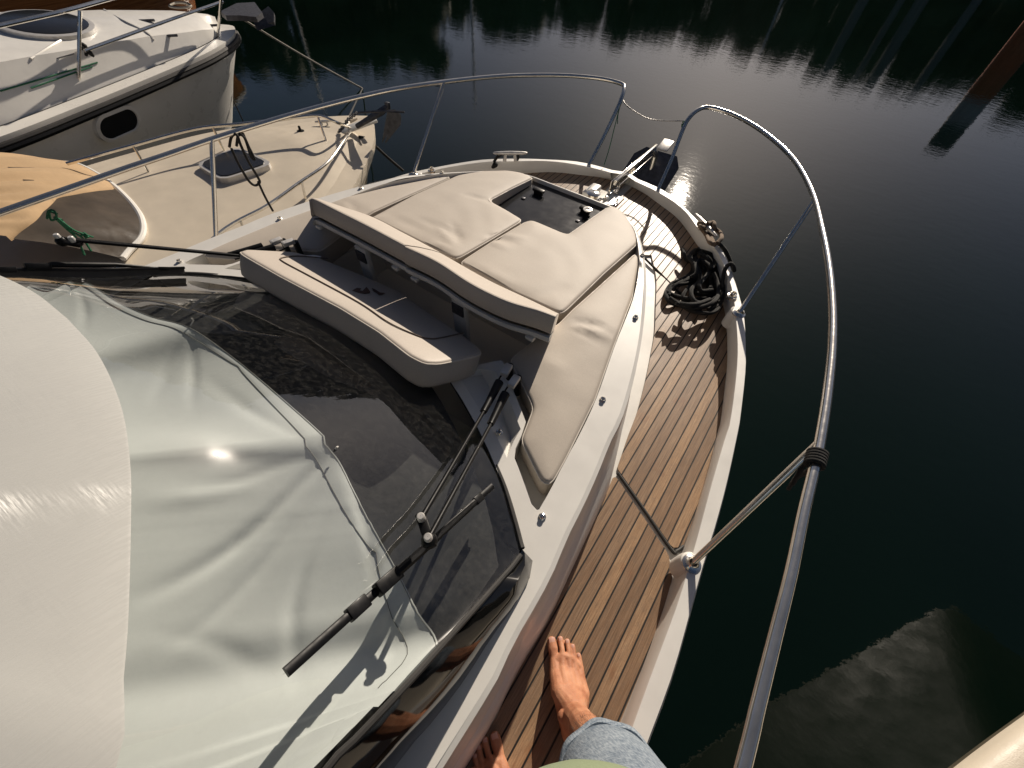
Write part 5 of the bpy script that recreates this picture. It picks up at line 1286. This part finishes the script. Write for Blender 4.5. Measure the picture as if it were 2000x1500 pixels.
for s in (-1, 1):
    sh = chest + sid * 0.17 * s + Vector((0, 0, 0.10)); el = sh + sid * 0.05 * s - face * 0.02 + Vector((0, 0, -0.26)); ha = Vector((0.03, -0.05, 1.50)) + sid * 0.10 * s - face * 0.07
    capsule(b, chest + sid * 0.08 * s + Vector((0, 0, 0.05)), sh, 0.10, 0.06); capsule(b, sh, el, 0.05, 0.04); capsule(b, el, ha, 0.04, 0.028); 
    for fi in range(5): d_ = (sid * (-s) * 0.6 + face * (0.5 - 0.2 * fi) + Vector((0, 0, 0.25 - 0.1 * fi))).normalized(); capsule(b, ha, ha + d_ * (0.055 if fi else 0.045), 0.016, 0.008, 8, 4)
    capsule(b, ha, ha + face * 0.02, 0.03, 0.026)
capsule(b, chest + Vector((0, 0, 0.1)), neck, 0.08, 0.055); capsule(b, neck, head, 0.055, 0.07); b.ball(head, 0.10, (0.80, 0.95, 1.15), 20, 14)
b.ball(head + face * 0.095 + Vector((0, 0, -0.01)), 0.018, (0.8, 0.8, 1.3)); b.ball(head + sid * 0.082, 0.022, (0.5, 0.8, 1.2)); b.ball(head - sid * 0.082, 0.022, (0.5, 0.8, 1.2)); b.ball(head + face * 0.07 - Vector((0, 0, 0.075)), 0.03)
PER = empty('person', ankR.lerp(ankL, 0.5) * 1.0, 'person standing barefoot in rolled denim shorts and a green shirt, cut off by the frame', 'person')
PER.location.z = 0.008
remesh('body', b, 0.0021, skinm, PER, 2)
for W_ in (WR, WLf):
    for t, r in zip(toeL, (0.0098, 0.0062, 0.0056, 0.0052, 0.0046)):
        e = t[-1]; c = W_((e[0] + 0.001, e[1], e[2] + e[3] * 0.95)); fwd_ = (W_((1, 0, 0)) - W_((0, 0, 0))).normalized(); sd_ = (W_((0, 1, 0)) - W_((0, 0, 0))).normalized()
        m = MB(); nv_ = []; 
        for i in range(5):
            for j in range(5):
                u_, v_ = (i / 4 - .5) * 2, (j / 4 - .5) * 2
                nv_.append(c + sd_ * u_ * r * 0.9 + fwd_ * (v_ * r * 0.95) + Vector((0, 0, 0.0012 - 0.45 * r * u_ * u_ * 0.6 - 0.25 * r * max(0, v_) ** 2)))
        m.add(nv_, [(i * 5 + j, i * 5 + j + 1, i * 5 + j + 6, i * 5 + j + 5) for i in range(4) for j in range(4)]); m.build('toenail', nailm, PER)
# leg hair just under the hem
m = MB(); ax = (kneeR - ankR).normalized(); u1 = ax.orthogonal().normalized(); v1 = ax.cross(u1)
rh = random.Random(4)
for i in range(420):
    t = rh.uniform(0.45, 0.82); a = rh.uniform(0, 6.283); rr = interp(t, [(0.22, .035), (0.66, .051), (1, .052)]); c = ankR.lerp(kneeR, t) - fR * 0.012 * min(1, t / .66)
    d = u1 * math.cos(a) + v1 * math.sin(a); p0 = c + d * (rr - 0.002); p1 = p0 + d * 0.006 - ax * 0.006 + u1 * rh.uniform(-.004, .004) + v1 * rh.uniform(-.004, .004); p2 = p1 + d * 0.003 - ax * 0.008
    m.tube([p0, p1, p2], [0.0004, 0.0003, 0.0001], 3, cap=False)
m.build('leg_hair', hairm, PER)
# denim shorts
b = MB()
def hemring(c, r, f): return c
hemL = kneeL + Vector((0.0, 0.0, -0.03)); hemT = hemC
for hm, hip, kn in ((hemT, hipR, kneeR), (hemL, hipL, kneeL)):
    pts_ = [hm, hm.lerp(hip, 0.15), hm.lerp(hip, 0.5), hip]; b.tube(crm(pts_, 6), [0.098 + 0.012 * i / 18 for i in range(19)], 28); b.ball(hip, 0.112)
capsule(b, hipR, hipL, 0.11, 0.11); capsule(b, pelv, pelv + Vector((0, 0, 0.10)), 0.14, 0.135)
SH = remesh('shorts', b, 0.006, denimm, PER, 6)
for hm, hip in ((hemT, hipR), (hemL, hipL)):
    ax = (hip - hm).normalized(); u1 = ax.orthogonal().normalized(); v1 = ax.cross(u1)
    rg = lambda r, h_: [hm + ax * (h_ + 0.004 * math.sin(3 * t) + 0.002 * math.sin(7 * t)) + (u1 * math.cos(t) + v1 * math.sin(t)) * (r + 0.002 * math.sin(9 * t)) for t in [2 * math.pi * i / 60 for i in range(60)]]
    m = MB(); m.loft([rg(0.090, -0.006), rg(0.1015, -0.008), rg(0.1045, 0.002), rg(0.1045, 0.020), rg(0.101, 0.024), rg(0.095, 0.022)], closed=True); m.build('rolled_hem', denimm, SH, 60)
# green shirt
b = MB(); belly = P(1090, 1500, 1.0) - face * 0.0
core = [pelv + Vector((-0.005, 0.0, -0.02)), pelv + Vector((-0.015, 0.01, 0.10)), chest + Vector((0, 0, -0.08)), chest + Vector((0, 0, 0.08)), neck - Vector((0, 0, 0.05))]
b.tube(crm(core, 5), [interp(i / 20, [(0, .15), (.3, .15), (.6, .14), (.8, .13), (1, .06)]) for i in range(21)], 28)
for s in (-1, 1):
    sh = chest + sid * 0.17 * s + Vector((0, 0, 0.10)); el = sh + sid * 0.05 * s - face * 0.02 + Vector((0, 0, -0.26)); capsule(b, chest + sid * 0.08 * s + Vector((0, 0, 0.05)), sh, 0.10, 0.07); capsule(b, sh, sh.lerp(el, 0.7), 0.07, 0.065)
remesh('shirt', b, 0.008, shirtm, PER, 6)
m = MB(); m.ball(head + Vector((0, 0, 0.025)) - face * 0.012, 0.108, (0.80, 0.92, 1.08), 20, 14); m.build('hair', hairm, PER)
bpy.context.view_layer.update()
